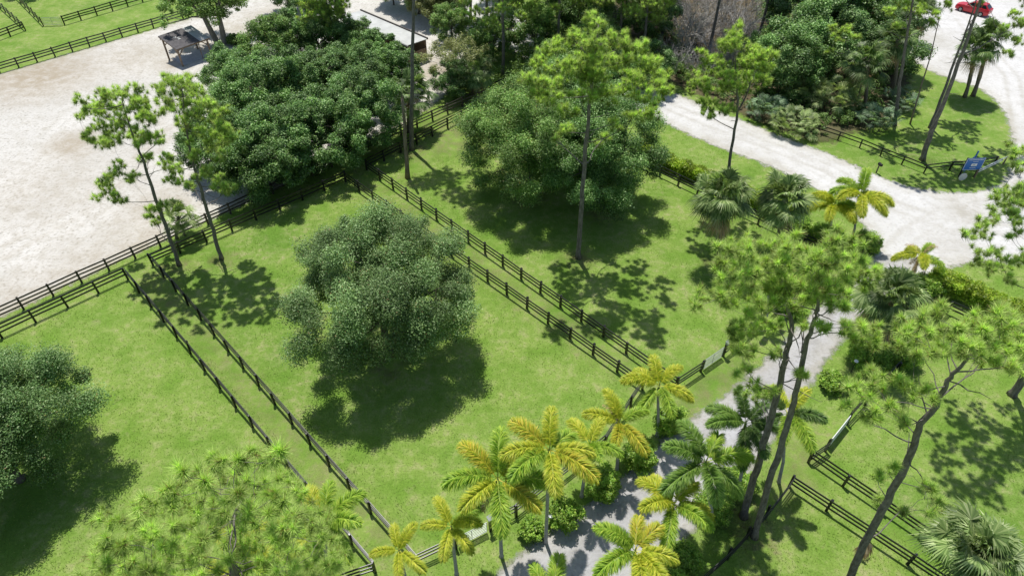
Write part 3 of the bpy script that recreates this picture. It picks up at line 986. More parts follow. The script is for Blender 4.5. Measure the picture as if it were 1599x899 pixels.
for (x_, y_, r_) in [(6.19, 48.85) + (1.3,), (-30.69, 47.84) + (1.0,), (-27.08, 48.75) + (1.0,), (15.43, 21.41) + (1.2,), (15.07, 22.74) + (1.2,), (-11.22, 62.26) + (.8,), (-11.43, 68.03) + (.9,), (45.83, 65.86) + (1.2,), (19.13, 48.2) + (1.2,), (-9.97, 36.92) + (2.2,), (9.07, 57.09) + (2.4,), (1.9, 59.02) + (2.0,)]:
    sheet('needle_litter', [(x_ + r_ * math.cos(k * PI / 5) * (1 + .25 * math.sin(k * 2.7)), y_ + r_ * math.sin(k * PI / 5) * (1 + .25 * math.sin(k * 1.9))) for k in range(10)], .008, .3, M['litter_thin'], sm=1)

# grass blades standing in the paddocks nearest the camera
def grass_tufts():
    rg = np.random.default_rng(5)
    n = 170000
    P = np.column_stack([rg.uniform(-46, 50, n), 15 + 62 * rg.uniform(0, 1, n) ** 1.5])
    P = P[np.abs(P[:, 0]) < P[:, 1] * .80 + 20]
    ok = np.ones(len(P), bool)
    for poly in SHEETS:
        ok &= poly_sd(P, poly) < 0.1
    P = P[ok]; n = len(P)
    hgt = rg.uniform(.04, .13, (n, 1)) * (1 + .5 * np.sin(P[:, :1] * .7) * np.sin(P[:, 1:] * .9))
    a = rg.uniform(0, 6.28, n)
    s = np.column_stack([np.cos(a), np.sin(a)]) * .022
    b = np.column_stack([P, np.zeros(n)])
    t = b.copy(); t[:, :2] += rg.normal(size=(n, 2)) * .05; t[:, 2:] += hgt
    l = b.copy(); l[:, :2] -= s
    r_ = b.copy(); r_[:, :2] += s
    o = obj('grass', cards('grass', np.stack([l, r_, t], 1), M['tuft'], rg.uniform(0, 1, n)))
    o['kind'] = 'stuff'
    o['label'] = 'short green paddock grass between the fences'
    o['category'] = 'grass'
grass_tufts()

# ==================================================================== fences
A0 = (-34.68, 46.06)
fence('long brown weathered board fence along the edge of the white sand arena', [[(-48.89, 35.36), (-33.51, 50.74), (-1.13, 83.83)]], 3, 'fence_worn', group='board fences', seed=2, side=-1)
fence('black board fence enclosing the left paddock with the dark oak at the photo edge', [[(-47.56, 33.37), (-34.68, 46.06), (-8.37, 19.13), (-10.96, 18.19), (-17.28, 15.68)]], 3, group='board fences', seed=3, side=1)
fence('black board fence around the middle paddock with the lone oak', [[(-17.83, 61.77), (-33.18, 48.02), (-5.82, 19.49), (-3.52, 20.64)], [(-1.38, 21.85), (0.27, 22.83), (2.88, 24.99), (6.57, 28.16), (9.98, 33.37), (-17.83, 61.77)]], 3, group='board fences', seed=4, side=1)
fence('black board fence around the paddock shaded by the big oak and tall pine', [[(12.55, 33.5), (-15.92, 64.03), (-1.1, 80.45), (15.98, 62.64), (29.41, 49.12), (23.03, 42.56), (17.77, 37.47), (16.94, 36.78)], [(14.81, 35.17), (12.55, 33.5)]], 3, group='board fences', seed=5, side=1)
fence('black board fence of the right hand paddock under the leaning pine', [[(22.09, 27.83), (20.61, 26.89), (30.99, 15.78)], [(24.46, 30.15), (26.44, 31.9), (31.78, 36.51), (37.16, 41.61), (39.65, 39.34), (44.29, 35.17)]], 3, group='board fences', seed=6, side=1)
fence('black board fence at lower right with its corner post nearest the driveway', [[(10.77, 17.99), (13.38, 19.98), (16.49, 22.74), (18.72, 25.04), (28.17, 16.03)]], 3, group='board fences', seed=7, side=-1)
fence('black board fence along the far grassy edge of the sand arena', [[(-73.94, 82.56), (-69.59, 88.21), (-48.19, 110.74)]], 3, group='board fences', seed=8, side=-1)
fence('far black fence sloping up to the top edge of the photo beyond the bright lawn', [[(-68.9, 104.95), (-54.15, 122.25)]], 3, group='board fences', seed=9, side=-1)
fence('short far black fence running from the top edge down to the thin gate', [[(-85.53, 119.75), (-71.9, 104.44)]], 3, group='board fences', seed=10, side=-1)
fence('far black fence corner at the top left edge of the photo', [[(-87.86, 117.32), (-73.73, 102.71), (-78.24, 93.98)]], 3, group='board fences', seed=12, side=-1)
fence('low two rail black fence along the road beside the blue sign', [[(34.26, 74.83), (36.07, 72.07), (39.9, 68.73), (44.88, 63.39), (47.97, 64.03), (50.91, 64.29), (53.43, 65.07)]], 2, group='board fences', seed=13, side=1, low=True, h=1.1, rail_h=.12)

field_gate('silver field gate between the yellow palms by the driveway', (-3.44, 20.69), (-1.46, 21.8), 'metal field gates')
field_gate('silver field gate opposite the paddock corner under the driveway pines', (14.93, 35.23), (16.87, 36.71), 'metal field gates')
field_gate('pale mesh gate of the right hand paddock', (22.22, 27.94), (24.4, 30.09), 'metal field gates', bars=8, mesh=True, mat='white')
field_gate('thin wire gate between the far fences at top left', (-71.8, 104.44), (-68.87, 104.7), 'metal field gates', bars=4)

def gate_box(label, xy, ang):
    t = thing('gate_opener', label, 'gate opener', (xy[0], xy[1], 1.44), ang, 'grey boxes on gate posts')
    mb = MB(); mb.box((0, 0, .11), (.30, .24, .22), taper=.85); mb.build('case', M['concrete'], t)
    mb = MB(); mb.box((0, -.03, .26), (.40, .34, .03), Matrix.Rotation(.35, 3, 'X')); mb.build('solar_panel', M['steel'], t)
gate_box('grey box on the gate post between the yellow palms', (-1.38, 21.85), .6)
gate_box('grey box on the gate post under the driveway pines', (16.99, 36.78), .7)
gate_box('grey box on a post of the right paddock near the pale mesh gate', (26.44, 31.9), .7)

# ==================================================================== sheds
def lean_to():
    a = (-48.02, 93.98); b = (-45.18, 90.82); c = (-42.65, 93.98); 
    ang = math.atan2(c[1] - b[1], c[0] - b[0])
    t = thing('open_shed', 'small open shed with dark felt roof on timber posts standing in the sand', 'shed', ((a[0] + c[0]) / 2, (b[1] + c[1]) / 2 + .6), ang)
    W, Dp = 4.5, 3.4
    zf, zb = 2.35, 3.0
    for (x, y) in ((-W / 2, -Dp / 2), (W / 2, -Dp / 2), (-W / 2, Dp / 2), (W / 2, Dp / 2), (0.9, -Dp / 2)):
        h = zf if y < 0 else zb
        th = (.19 if x != .9 else .08)
        mb = MB(); mb.box((x, y, h / 2 - .1), (th, th, h)); mb.build('post', M['wood'], t)
    for (p, q) in (((-W / 2, -Dp / 2, 1.5), (-W / 2 + .8, -Dp / 2, 2.25)), ((-W / 2, -Dp / 2, 1.4), (-W / 2, -Dp / 2 + .9, 2.4)), ((W / 2, -Dp / 2, 1.5), (W / 2 - .8, -Dp / 2, 2.25)), ((-W / 2, Dp / 2, 2.0), (-W / 2, Dp / 2 - .9, 2.65))):
        mb = MB(); mb.beam(p, q, .09, .12); mb.build('brace', M['wood'], t)
    for y, z in ((-Dp / 2, zf), (Dp / 2, zb)):
        mb = MB(); mb.beam((-W / 2 - .3, y, z + .02), (W / 2 + .3, y, z + .02), .12, .2); mb.build('beam', M['wood'], t)
    sl = (zb - zf) / Dp
    for i, x in enumerate([-W / 2 - .25 + k * (W + .5) / 6 for k in range(7)]):
        mb = MB(); mb.beam((x, -Dp / 2 - .4, zf + .18 - .4 * sl), (x, Dp / 2 + .4, zb + .18 + .4 * sl), .07, .13); mb.build('rafter', M['wood'], t)
    ra = math.atan2(zb - zf, Dp)
    R = Matrix.Rotation(ra, 3, 'X')
    mb = MB(); mb.box((-.75, 0, (zf + zb) / 2 + .28), (W - .9, Dp + .8, .05), R); rf = mb.build('roof', M['shingle'], t)
    mb = MB()
    for (x, y) in ((-1.0, .5), (-.7, .2), (-.75, -.1)):
        mb.box((x, y, (zf + zb) / 2 + .325 + y * sl), (.35, .22, .04), R)
    mb.build('patch', M['roof_grey'], rf)
    mb = MB(); mb.box((W / 2 - .52, 0, (zf + zb) / 2 + .27), (1.5, Dp + .7, .05), R); mb.build('roof', M['roof_grey'], t, label='paler grey end of the roof')
    mb = MB(); mb.box((0.2, 0, .03), (W - .3, Dp - .2, .06)); mb.build('floor_slab', M['concrete'], t)
lean_to()

def long_shed():
    a = (-23.77, 101.65); b = (-12.88, 91.25)
    L = math.hypot(b[0] - a[0], b[1] - a[1]); ang = math.atan2(b[1] - a[1], b[0] - a[0])
    t = thing('long_shed', 'long narrow shed with a flat grey roof behind the dark trees', 'shed', (a[0], a[1]), ang)
    W = 3.4
    R = Matrix.Rotation(-.04, 3, 'X')
    mb = MB(); mb.box((L / 2, 0, 2.95), (L, W, .08), R); rf = mb.build('roof', M['roof_grey'], t)
    mb = MB(); mb.box((L / 2, W / 2 + .09, 2.96), (L + .1, .16, .26)); mb.build('fascia', M['roof_trim'], rf)
    mb = MB(); mb.box((L / 2, -W / 2 - .05, 2.92), (L + .1, .08, .2)); mb.build('fascia', M['roof_grey'], rf)
    mb = MB(); mb.box((L / 2, W / 2 - .15, 1.4), (L - .2, .08, 2.8)); mb.build('back_wall', M['wood'], t)
    n = 6
    for i in range(n):
        x = .2 + (L - .4) * i / (n - 1)
        mb = MB(); mb.box((x, -W / 2 + .15, 1.42), (.14, .14, 2.85)); mb.build('post', M['wood'], t)
        mb = MB(); mb.box((x, .1, .85), (.06, W - .5, 1.7)); mb.build('partition', M['wood'], t)
long_shed()

mb = MB()
p, q = (-41.31, 93.76), (-38.65, 96.84)
mb.box((0, 0, .12), (math.hypot(q[0] - p[0], q[1] - p[1]), .28, .24)); mb.box((.1, .02, .25), (1.2, .2, .04))
o = mb.build('timber_beam', M['wood'], None, loc=((p[0] + q[0]) / 2, (p[1] + q[1]) / 2, 0), rot=(0, 0, math.atan2(q[1] - p[1], q[0] - p[0])))
tag(o, 'weathered timber edging beam lying in the sand beside the open shed', 'beam')

# ==================================================================== sign, barrier, mailbox, lamps
def blue_sign():
    b = (49.25, 62.64)
    t = thing('sign', 'blue entrance sign with white lettering beside the road junction', 'sign', b, .06)
    W, H, z0 = 2.0, 1.45, .95
    mb = MB(); mb.box((0, 0, z0 + H / 2), (W, .05, H)); pn = mb.build('panel', M['blue'], t, label='front panel with lettering')
    mb = MB()
    for (cx, cz, sx, sz) in ((0, z0 + H - .03, W - .02, .035), (0, z0 + .03, W - .02, .035), (-W / 2 + .03, z0 + H / 2, .035, H - .1), (W / 2 - .03, z0 + H / 2, .035, H - .1)):
        mb.box((cx, -.03, cz), (sx, .012, sz))
    mb.build('border', M['white'], pn)
    r = random.Random(4)
    def line(z, x0, x1, h, name):
        m2 = MB(); x = x0
        while x < x1:
            w = r.uniform(.05, .09)
            m2.box((x + w / 2, -.031, z + r.uniform(-.005, .005)), (w, .012, h * r.uniform(.75, 1))); x += w + .028
        m2.build(name, M['white'], pn)
    line(z0 + H - .20, -.78, .78, .085, 'lettering')
    line(z0 + H - .42, -.22, .32, .07, 'lettering')
    line(z0 + .26, -.30, .36, .07, 'lettering')
    mb = MB(); mb.box((.04, -.032, z0 + .63), (.62, .012, .32)); em = mb.build('emblem', M['white'], pn)
    mb2 = MB(); mb2.box((.02, -.041, z0 + .64), (.30, .008, .07)); mb2.box((.05, -.041, z0 + .55), (.42, .008, .03))
    em2 = mb2.mesh('emblem_mark', M['concrete'])
    e = obj('emblem_mark', em2, pn)
    mb = MB(); mb.box((0, 0, 0), (W * .9, .05, H)); mb.build('panel', M['blue'], t, loc=(.1, .62, z0 + H / 2 - .3), rot=(0, 0, .62), label='angled rear panel of the sign')
    for (x, y) in ((-.9, .09), (.85, .09), (.95, 1.35)):
        mb = MB(); mb.box((x, y, 1.15), (.13, .12, 2.5)); mb.build('post', M['blue'] if y > .1 else M['black'], t)
blue_sign()

def round_sign():
    b = (48.2, 61.89)
    t = thing('round_disc', 'round whitish disc on a short post below the blue sign', 'round sign', b, .1)
    mb = MB(); mb.tube([(0, .05, 0), (0, .05, .75)], .04, 6); mb.build('post', M['wood'], t)
    mb = MB(); mb.tube([(0, -.04, .55), (0, .03, .55)], .44, 24); mb.tube([(0, -.047, .55), (0, -.04, .55)], .36, 24); mb.build('disc', M['stone'], t)
round_sign()

def barrier():
    a = (49.96, 62.51); b = (54.5, 65.2)
    L = math.hypot(b[0] - a[0], b[1] - a[1])
    t = thing('barrier_gate', 'white swing barrier with two bars beside the blue sign', 'barrier', a, math.atan2(b[1] - a[1], b[0] - a[0]))
    for x in (0, L):
        mb = MB(); mb.box((x, 0, .52), (.13, .13, 1.05)); mb.build('post', M['wood'], t)
    mb = MB(); mb.beam((.08, 0, .98), (L - .08, 0, 1.02), .07, .09); mb.build('bar', M['white'], t)
    mb = MB(); mb.beam((.08, 0, .70), (L - .7, 0, .74), .05, .07); mb.build('bar', M['white'], t)
    for x in (.9, L * .55):
        mb = MB(); mb.beam((x, 0, .72), (x + .25, 0, .97), .04, .05); mb.build('strut', M['white'], t)
barrier()

def mailbox():
    b = (39.76, 63.52)
    t = thing('mailbox', 'small dark mailbox on a post at the road verge', 'mailbox', b, .3)
    mb = MB(); mb.box((0, 0, .5), (.10, .10, 1.0)); mb.build('post', M['fence_worn'], t)
    mb = MB(); mb.box((0, -.1, 1.08), (.24, .5, .16)); mb.tube([(0, -.35, 1.16), (0, .15, 1.16)], .12, 10); mb.build('box', M['black'], t)
    mb = MB(); mb.box((.14, .05, 1.22), (.02, .06, .16)); mb.build('flag', M['red'], t)
mailbox()

def lamp(label, b, h=.75):
    t = thing('path_light', label, 'garden lamp', b, 0, 'round lamps by the driveway')
    mb = MB(); mb.tube([(0, 0, 0), (0, 0, h)], .025, 6); mb.build('stake', M['black'], t)
    mb = MB(); mb.tube([(0, 0, h), (0, 0, h + .06), (0, 0, h + .12), (0, 0, h + .15)], [.06, .16, .15, .05], 12); mb.build('shade', M['lamp'], t)
lamp('white round lamp by the shrub under the tall yellow palms', (2.45, 22.11), 1.3)
lamp('white round lamp among the dark shrubs below the fan palm', (26.53, 35.04), 1.3)

def car():
    fw = (71.74, 110.19); rw = (73.45, 108.31)
    ang = math.atan2(fw[1] - rw[1], fw[0] - rw[0])
    cx, cy = (fw[0] + rw[0]) / 2, (fw[1] + rw[1]) / 2
    nx, ny = -math.sin(ang), math.cos(ang)
    if ny < 0: nx, ny = -nx, -ny
    ZK = 1.16
    t = thing('parked_car', 'red car parked on the white sand behind the leaning pines', 'car', (cx + nx * .85, cy + ny * .85), ang)
    t.scale = (1.04, 1.0, ZK)
    # stations: x, bottom, belt z, half width low, half width belt
    S = [(2.45, .42, .62, .62, .55), (2.35, .28, .80, .82, .74), (1.9, .24, .93, .90, .84), (1.2, .22, 1.0, .92, .88), (.4, .22, 1.03, .92, .88), (-.8, .22, 1.05, .92, .88), (-1.7, .24, 1.07, .91, .86), (-2.25, .30, 1.05, .88, .82), (-2.42, .45, .95, .80, .74)]
    mb = MB(); vs = []
    for (x, zb, zt, wl, wu) in S:
        zm = zb + (zt - zb) * .55
        vs += [(x, -wl * .9, zb), (x, -wl, zm), (x, -wu, zt - .04), (x, -wu * .8, zt), (x, wu * .8, zt), (x, wu, zt - .04), (x, wl, zm), (x, wl * .9, zb)]
    fs = []
    for i in range(len(S) - 1):
        for j in range(8):
            fs.append((i * 8 + j, (i + 1) * 8 + j, (i + 1) * 8 + (j + 1) % 8, i * 8 + (j + 1) % 8))
    fs += [tuple(range(8)), tuple(range(len(S) * 8 - 1, len(S) * 8 - 9, -1))]
    mb.quadset(vs, fs)
    # cabin
    K = [(1.05, 1.0, .78, .80), (.25, 1.50, .64, .80), (-.6, 1.58, .66, .80), (-1.6, 1.54, .64, .80), (-2.25, 1.06, .72, .78)]
    vs = []
    for (x, z, wr, wb) in K:
        zb_ = 1.0
        vs += [(x, -wb, zb_), (x, -wr, max(z, zb_ + .01)), (x, wr, max(z, zb_ + .01)), (x, wb, zb_)]
    fs = []
    for i in range(len(K) - 1):
        for j in range(3):
            fs.append((i * 4 + j, (i + 1) * 4 + j, (i + 1) * 4 + j + 1, i * 4 + j + 1))
    mb.quadset(vs, fs)
    mb.build('body', M['red'], t, smooth=False)
    def pane(pts, name='window'):
        m2 = MB(); m2.quadset(pts, [(0, 1, 2, 3)]); m2.build(name, M['glass'], t)
    pane([(.98, -.68, 1.06), (.98, .68, 1.06), (.33, .60, 1.475), (.33, -.60, 1.475)], 'windscreen')
    pane([(-2.18, -.64, 1.13), (-2.18, .64, 1.13), (-1.70, .58, 1.49), (-1.70, -.58, 1.49)], 'rear_window')
    for s in (-1, 1):
        for (x0, x1, x2, x3) in ((.72, -.25, -.28, .22), (-.34, -1.15, -1.12, -.36), (-1.22, -1.95, -1.62, -1.20)):
            pane([(x0, s * .795, 1.08), (x1, s * .795, 1.08), (x2, s * .700, 1.45), (x3, s * .700, 1.45)])
        for x in (1.48, -1.42):
            w = MB(); w.tube([(x, s * .74, .33), (x, s * .95, .33)], .33, 18); wo = w.build('wheel', M['rubber'], t)
            w = MB(); w.tube([(x, s * .90, .33), (x, s * .962, .33)], [.22, .20], 14)
            w.build('rim', M['steel'], wo)
        m2 = MB(); m2.box((2.28, s * .62, .72), (.22, .3, .14)); m2.build('headlight', M['lamp'], t)
        m2 = MB(); m2.box((-2.33, s * .70, .92), (.14, .2, .22)); m2.build('tail_light', M['red'], t)
        m2 = MB(); m2.box((.75, s * 1.0, 1.06), (.12, .2, .13)); m2.build('mirror', M['red'], t)
car()

# ==================================================================== broadleaf trees
broadleaf('lone round grey green oak in the middle paddock', (-9.99, 37.06), (.15, .3, 6.7), (6.6, 6.6, 5.5), 170, 1.45, 21, 'oak', per=860, size=.135, r0=.36, limbs=16, low=-.68, group='broadleaf trees', name='oak_tree', cat='oak tree')
broadleaf('dark oak cut by the left edge of the photo', (-33.5, 25.58), (0, 0, 5.4), (6.1, 5.7, 4.8), 190, 1.4, 22, 'oak_dark', per=760, size=.13, r0=.30, limbs=12, low=-.5, group='broadleaf trees', name='oak_tree', cat='oak tree')
broadleaf('dense dark oak behind the tall pine trunk', (9.09, 57.31), (-1.3, 0, 6.7), (6.3, 6.4, 6.2), 200, 1.4, 23, 'broad', per=640, size=.155, r0=.34, limbs=14, low=-.78, group='broadleaf trees', name='oak_tree', cat='oak tree')
broadleaf('dark tall broadleaf tree in the middle behind the trunk of the tallest pine', (5.97, 64.55), (0, 0, 7.2), (5.2, 5.0, 6.0), 120, 1.4, 25, 'broad', per=520, size=.17, r0=.28, limbs=10, low=-.7, group='broadleaf trees', cat='tree')
broadleaf('yellowish green broadleaf tree left of the tall pine', (1.91, 59.25), (-.2, 0, 6.7), (6.5, 6.0, 6.2), 200, 1.3, 24, 'laurel', per=620, size=.15, r0=.26, limbs=12, low=-.8, group='broadleaf trees', cat='tree')

DARK = [
    (-26.37, 60.8, 4.4, 8.6, 'broad', 'dark tree overhanging the brown fence nearest the left pines'),
    (-23.43, 62.76, 4.0, 7.6, 'oak_dark', 'low dark tree filling the gap over the middle of the brown fence'),
    (-20.7, 65.07, 4.5, 8.8, 'broad', 'dark tree overhanging the fence above the start of the grass lane'),
    (-16.84, 69.44, 4.0, 8.6, 'broad', 'dark tree at the right end of the thicket beside the drooping fan palm'),
    (-31.38, 63.77, 3.5, 8.0, 'broad', 'dark tree behind the second left pine'),
    (-29.85, 71.77, 4.4, 8.8, 'broad', 'dark tree in the left middle of the thicket beside the arena'),
    (-25.43, 76.75, 4.3, 9.2, 'broad', 'dark tree in the centre of the thicket beside the arena'),
    (-20.51, 78.91, 4.0, 8.0, 'oak_dark', 'dark tree in the thicket just left of the long shed roof end'),
    (-35.22, 81.49, 3.4, 6.8, 'broad', 'rounded tree at the arena edge nearest the open shed'),
    (-31.39, 88.6, 3.8, 7.8, 'laurel', 'lighter green tree at the upper left of the thicket'),
    (-26.39, 91.03, 4.0, 9.0, 'broad', 'tall tree at the top of the thicket left of the long shed'),
    (-22.01, 91.44, 2.9, 6.2, 'oak_dark', 'small dark tree in front of the left half of the long shed roof'),
    (-18.18, 87.81, 2.9, 6.2, 'broad', 'small dense tree in front of the middle of the long shed roof'),
    (-14.8, 82.92, 2.9, 6.0, 'broad', 'small dense tree in front of the right end of the long shed roof'),]
DARKG = [(-26.37, 60.8), (-23.43, 62.76), (-20.7, 65.07), (-16.84, 69.44), (-31.38, 63.77), (-29.85, 71.77), (-25.43, 76.75), (-20.51, 78.91), (-35.22, 81.49), (-31.39, 88.6), (-26.39, 91.03), (-22.01, 91.44), (-18.18, 87.81), (-14.8, 82.92)]
for i, (x_, y_, R_, h_, m_, lab) in enumerate(DARK):
    broadleaf(lab, DARKG[i], (0, 0, h_ * .52), (R_ * 1.18, R_ * 1.18, h_ * .50), 120, R_ * .26, 200 + i, m_, per=620, size=.19, r0=.2, limbs=8, low=-.88, group='trees of the dark thicket beside the arena', aspect=.55)

broadleaf('tree with two pale grey stems beside the open shed', (-42.54, 97.97), (-1.4, .6, 5.6), (6.0, 5.6, 3.4), 90, 1.3, 31, 'laurel', per=260, size=.26, r0=.42, fork=.45, limbs=12, low=-.4, bark='bark_grey', stems=2, group='broadleaf trees', cat='tree')
broadleaf('sparse pale green tree in the sandy yard behind the fences', (-4.74, 81.49), (-1.8, 1.5, 4.6), (4.6, 4.0, 2.8), 36, 1.0, 32, 'pale', per=210, size=.22, r0=.15, limbs=14, low=-.5, bark='bark_grey', group='broadleaf trees', cat='tree')
broadleaf('shade tree above the far lawn at the top left corner', (-82.3, 123.21), (0, 0, 7), (6.5, 6, 4.4), 46, 1.7, 33, 'broad', per=160, size=.32, r0=.3, limbs=8, group='broadleaf trees', cat='tree')

# ==================================================================== pines
pine('tallest pine standing in front of the big dark oak', (6.2, 49.03), [(0.0, 0, 0), (-0.13, 0, 5.37), (-0.15, 0, 11.21), (-0.13, 0, 16.33), (-0.03, 0, 19.9), (0.05, 0, 21.8)], .235,
     [(0.24,3.48,20.44,1.09),(-0.44,0.65,22.09,0.66),(-1.33,1.95,20.16,1.07),(-0.97,0.64,20.58,0.74),(1.45,-0.51,21.07,1.02),(1.76,-2.9,21.73,0.83),(-2.79,1.3,19.64,1.16),(-3.76,1.01,19.23,0.76),(0.61,3.08,18.68,1.21),(-0.64,2.86,18.06,0.74),(2.65,-3.15,21.44,1.06),(2.81,1.43,18.94,0.96),(-3.57,4.03,16.94,1.25),(-4.9,-3.75,19.53,0.87),(-1.86,-2.67,19.98,1.18),(-1.87,3.26,16.95,1.05),(1.71,1.41,18.28,1.18),(2.26,-0.78,19.73,0.72),(3.06,-4.02,20.73,1.06),(3.68,-3.07,20.31,0.77),(5.47,2.05,16.94,1.11),(5.04,0.33,17.22,0.79),(-4.81,-3.03,19.09,0.91),(-3.99,-3.65,19.09,0.63),(-2.6,2.11,16.21,1.12),(-4.06,-3.28,18.04,0.88),(-0.17,1.31,17.02,1.1),(0.28,2.1,17.52,0.96),(3.56,3.88,15.8,1.26),(2.71,-2.17,18.87,0.95),(5.28,-0.75,17.13,0.78),(5.3,-0.42,16.57,0.63),(-3.6,1.56,15.1,0.93),(-2.83,-1.87,17.28,0.57),(1.11,-1.01,16.84,1.07),(2.81,3.23,15.14,1.01),(3.4,-2.82,17.75,1.12),(3.9,-3.94,17.76,0.73),(4.43,-2.21,16.09,0.77),(4.47,0.56,14.32,0.51),(-0.81,1.48,15.48,0.82),(-1.94,-3.2,18.12,0.49),(-2.11,0.44,14.91,0.81),(-1.18,-0.02,14.97,0.66),(-4.59,-3.95,18.56,0.64),(-3.61,0.75,15.63,0.6),(3.69,1.26,14.02,0.83),(3.75,-2.71,15.92,0.58),(2.01,0.08,13.92,0.72),(2.58,0.8,13.06,0.45),(-1.51,3.41,11.66,0.77),(-2.19,-1.61,14.19,0.61),(1.77,2.77,11.1,0.66),(1.32,3.1,10.38,0.52),(-2.36,2.5,11.26,0.55),(-2.7,1.61,11.66,0.37)] + [(-0.67,-2.65,20.49,0.99),(-0.62,-1.92,21.13,0.83),(0.25,-1.94,18.92,1.03),(-0.97,-1.64,19.27,0.79),(-0.77,-1.86,18.38,0.94),(-0.99,-1.76,18.79,0.66),(-0.42,-2.59,21.83,0.89),(-0.98,-1.85,21.11,0.64),(0.26,-2.52,20.24,0.91),(-0.28,-2.67,20.23,0.61),(-1.32,-1.97,19.42,0.93),(-0.53,-2.13,18.91,0.77),(-0.33,-2.76,17.72,0.75),(-0.21,-2.5,17.37,0.55),(0.64,-2.25,17.97,0.75),(0.32,-2.34,17.81,0.64)], 41, 'pine', .40, 46, 11, .030, dead=6, group='tall slash pines')
pine('slender pine with a small crown beside the white road', (21.36, 55.88), [(0.0, 0, 0), (-0.72, 0, 6.35), (-1.16, 0, 11.34), (-1.83, 0, 14.09), (-2.63, 0, 16.96)], .17,
     [(-2.35,1.57,17.41,1.04),(-3.3,-1.65,19.67,0.66),(-3.54,-0.31,17.69,0.81),(-1.9,0.18,17.04,0.97),(-3.54,-1.12,18.14,0.71),(-3.07,0.36,17.56,0.77),(-2.88,1.83,16.57,0.99),(-3.18,-0.65,18.57,0.79),(-3.61,-1.63,18.34,0.6),(-0.27,1.89,16.14,0.87),(-1.81,-0.49,16.56,0.66),(-0.16,0.21,16.46,0.65),(-0.51,-1.09,17.21,0.89),(0.35,-0.84,16.88,0.77),(-0.48,-1.68,17.09,0.54),(-4.79,-1.16,16.52,0.96),(-5.48,-0.93,17.21,0.65),(-3.64,1.75,15.5,0.71),(-3.09,1.96,14.18,0.96),(-3.15,0.56,14.61,0.61),(-3.26,0.23,15.63,0.66),(-5.06,-0.93,14.54,0.92),(-4.59,-1.16,13.97,0.77),(-5.06,1.77,14.19,0.66),(-5.96,-0.94,14.37,0.68),(-5.42,-1.01,14.67,0.54),(-5.7,0.25,13.18,0.51),(-1.98,0.04,14.07,0.94),(-3.05,-1.64,14.71,0.79),(-2.96,-1.81,15.5,0.81),(0.06,1.98,12.95,1.04),(-1.51,0.12,13.58,0.84),(-0.39,1.88,13.95,0.73),(0.42,0.56,14.18,0.94),(0.15,-1.55,16.11,0.73),(0.52,-0.26,14.49,0.63),(-3.36,1.65,11.43,0.98),(-3.33,1.48,10.54,0.86),(-4.66,-0.81,12.69,0.62),(-2.57,0.12,11.59,0.96),(-2.92,-2.0,12.48,0.6),(-2.23,-0.7,11.94,0.79),(-1.14,1.51,15.15,0.94),(-1.95,1.79,14.17,0.83),(-1.63,-1.66,16.93,0.55),(-0.17,0.2,15.51,0.92),(-0.83,-0.94,16.84,0.74),(0.73,1.49,15.65,0.7),(-2.28,1.98,12.52,0.65),(-2.93,0.6,13.59,0.48),(-2.75,-0.25,14.01,0.43),(-3.73,-1.12,11.75,0.57),(-3.99,-1.72,12.53,0.37),(-3.4,0.52,10.76,0.39)], 42, 'pine', .38, 46, 10, .032, dead=2, group='tall slash pines',
     extra_trunks=[([(-1.16, 0, 11.34), (-0.55, 0, 12.89), (-0.63, 0, 14.21)], .10, .05)])
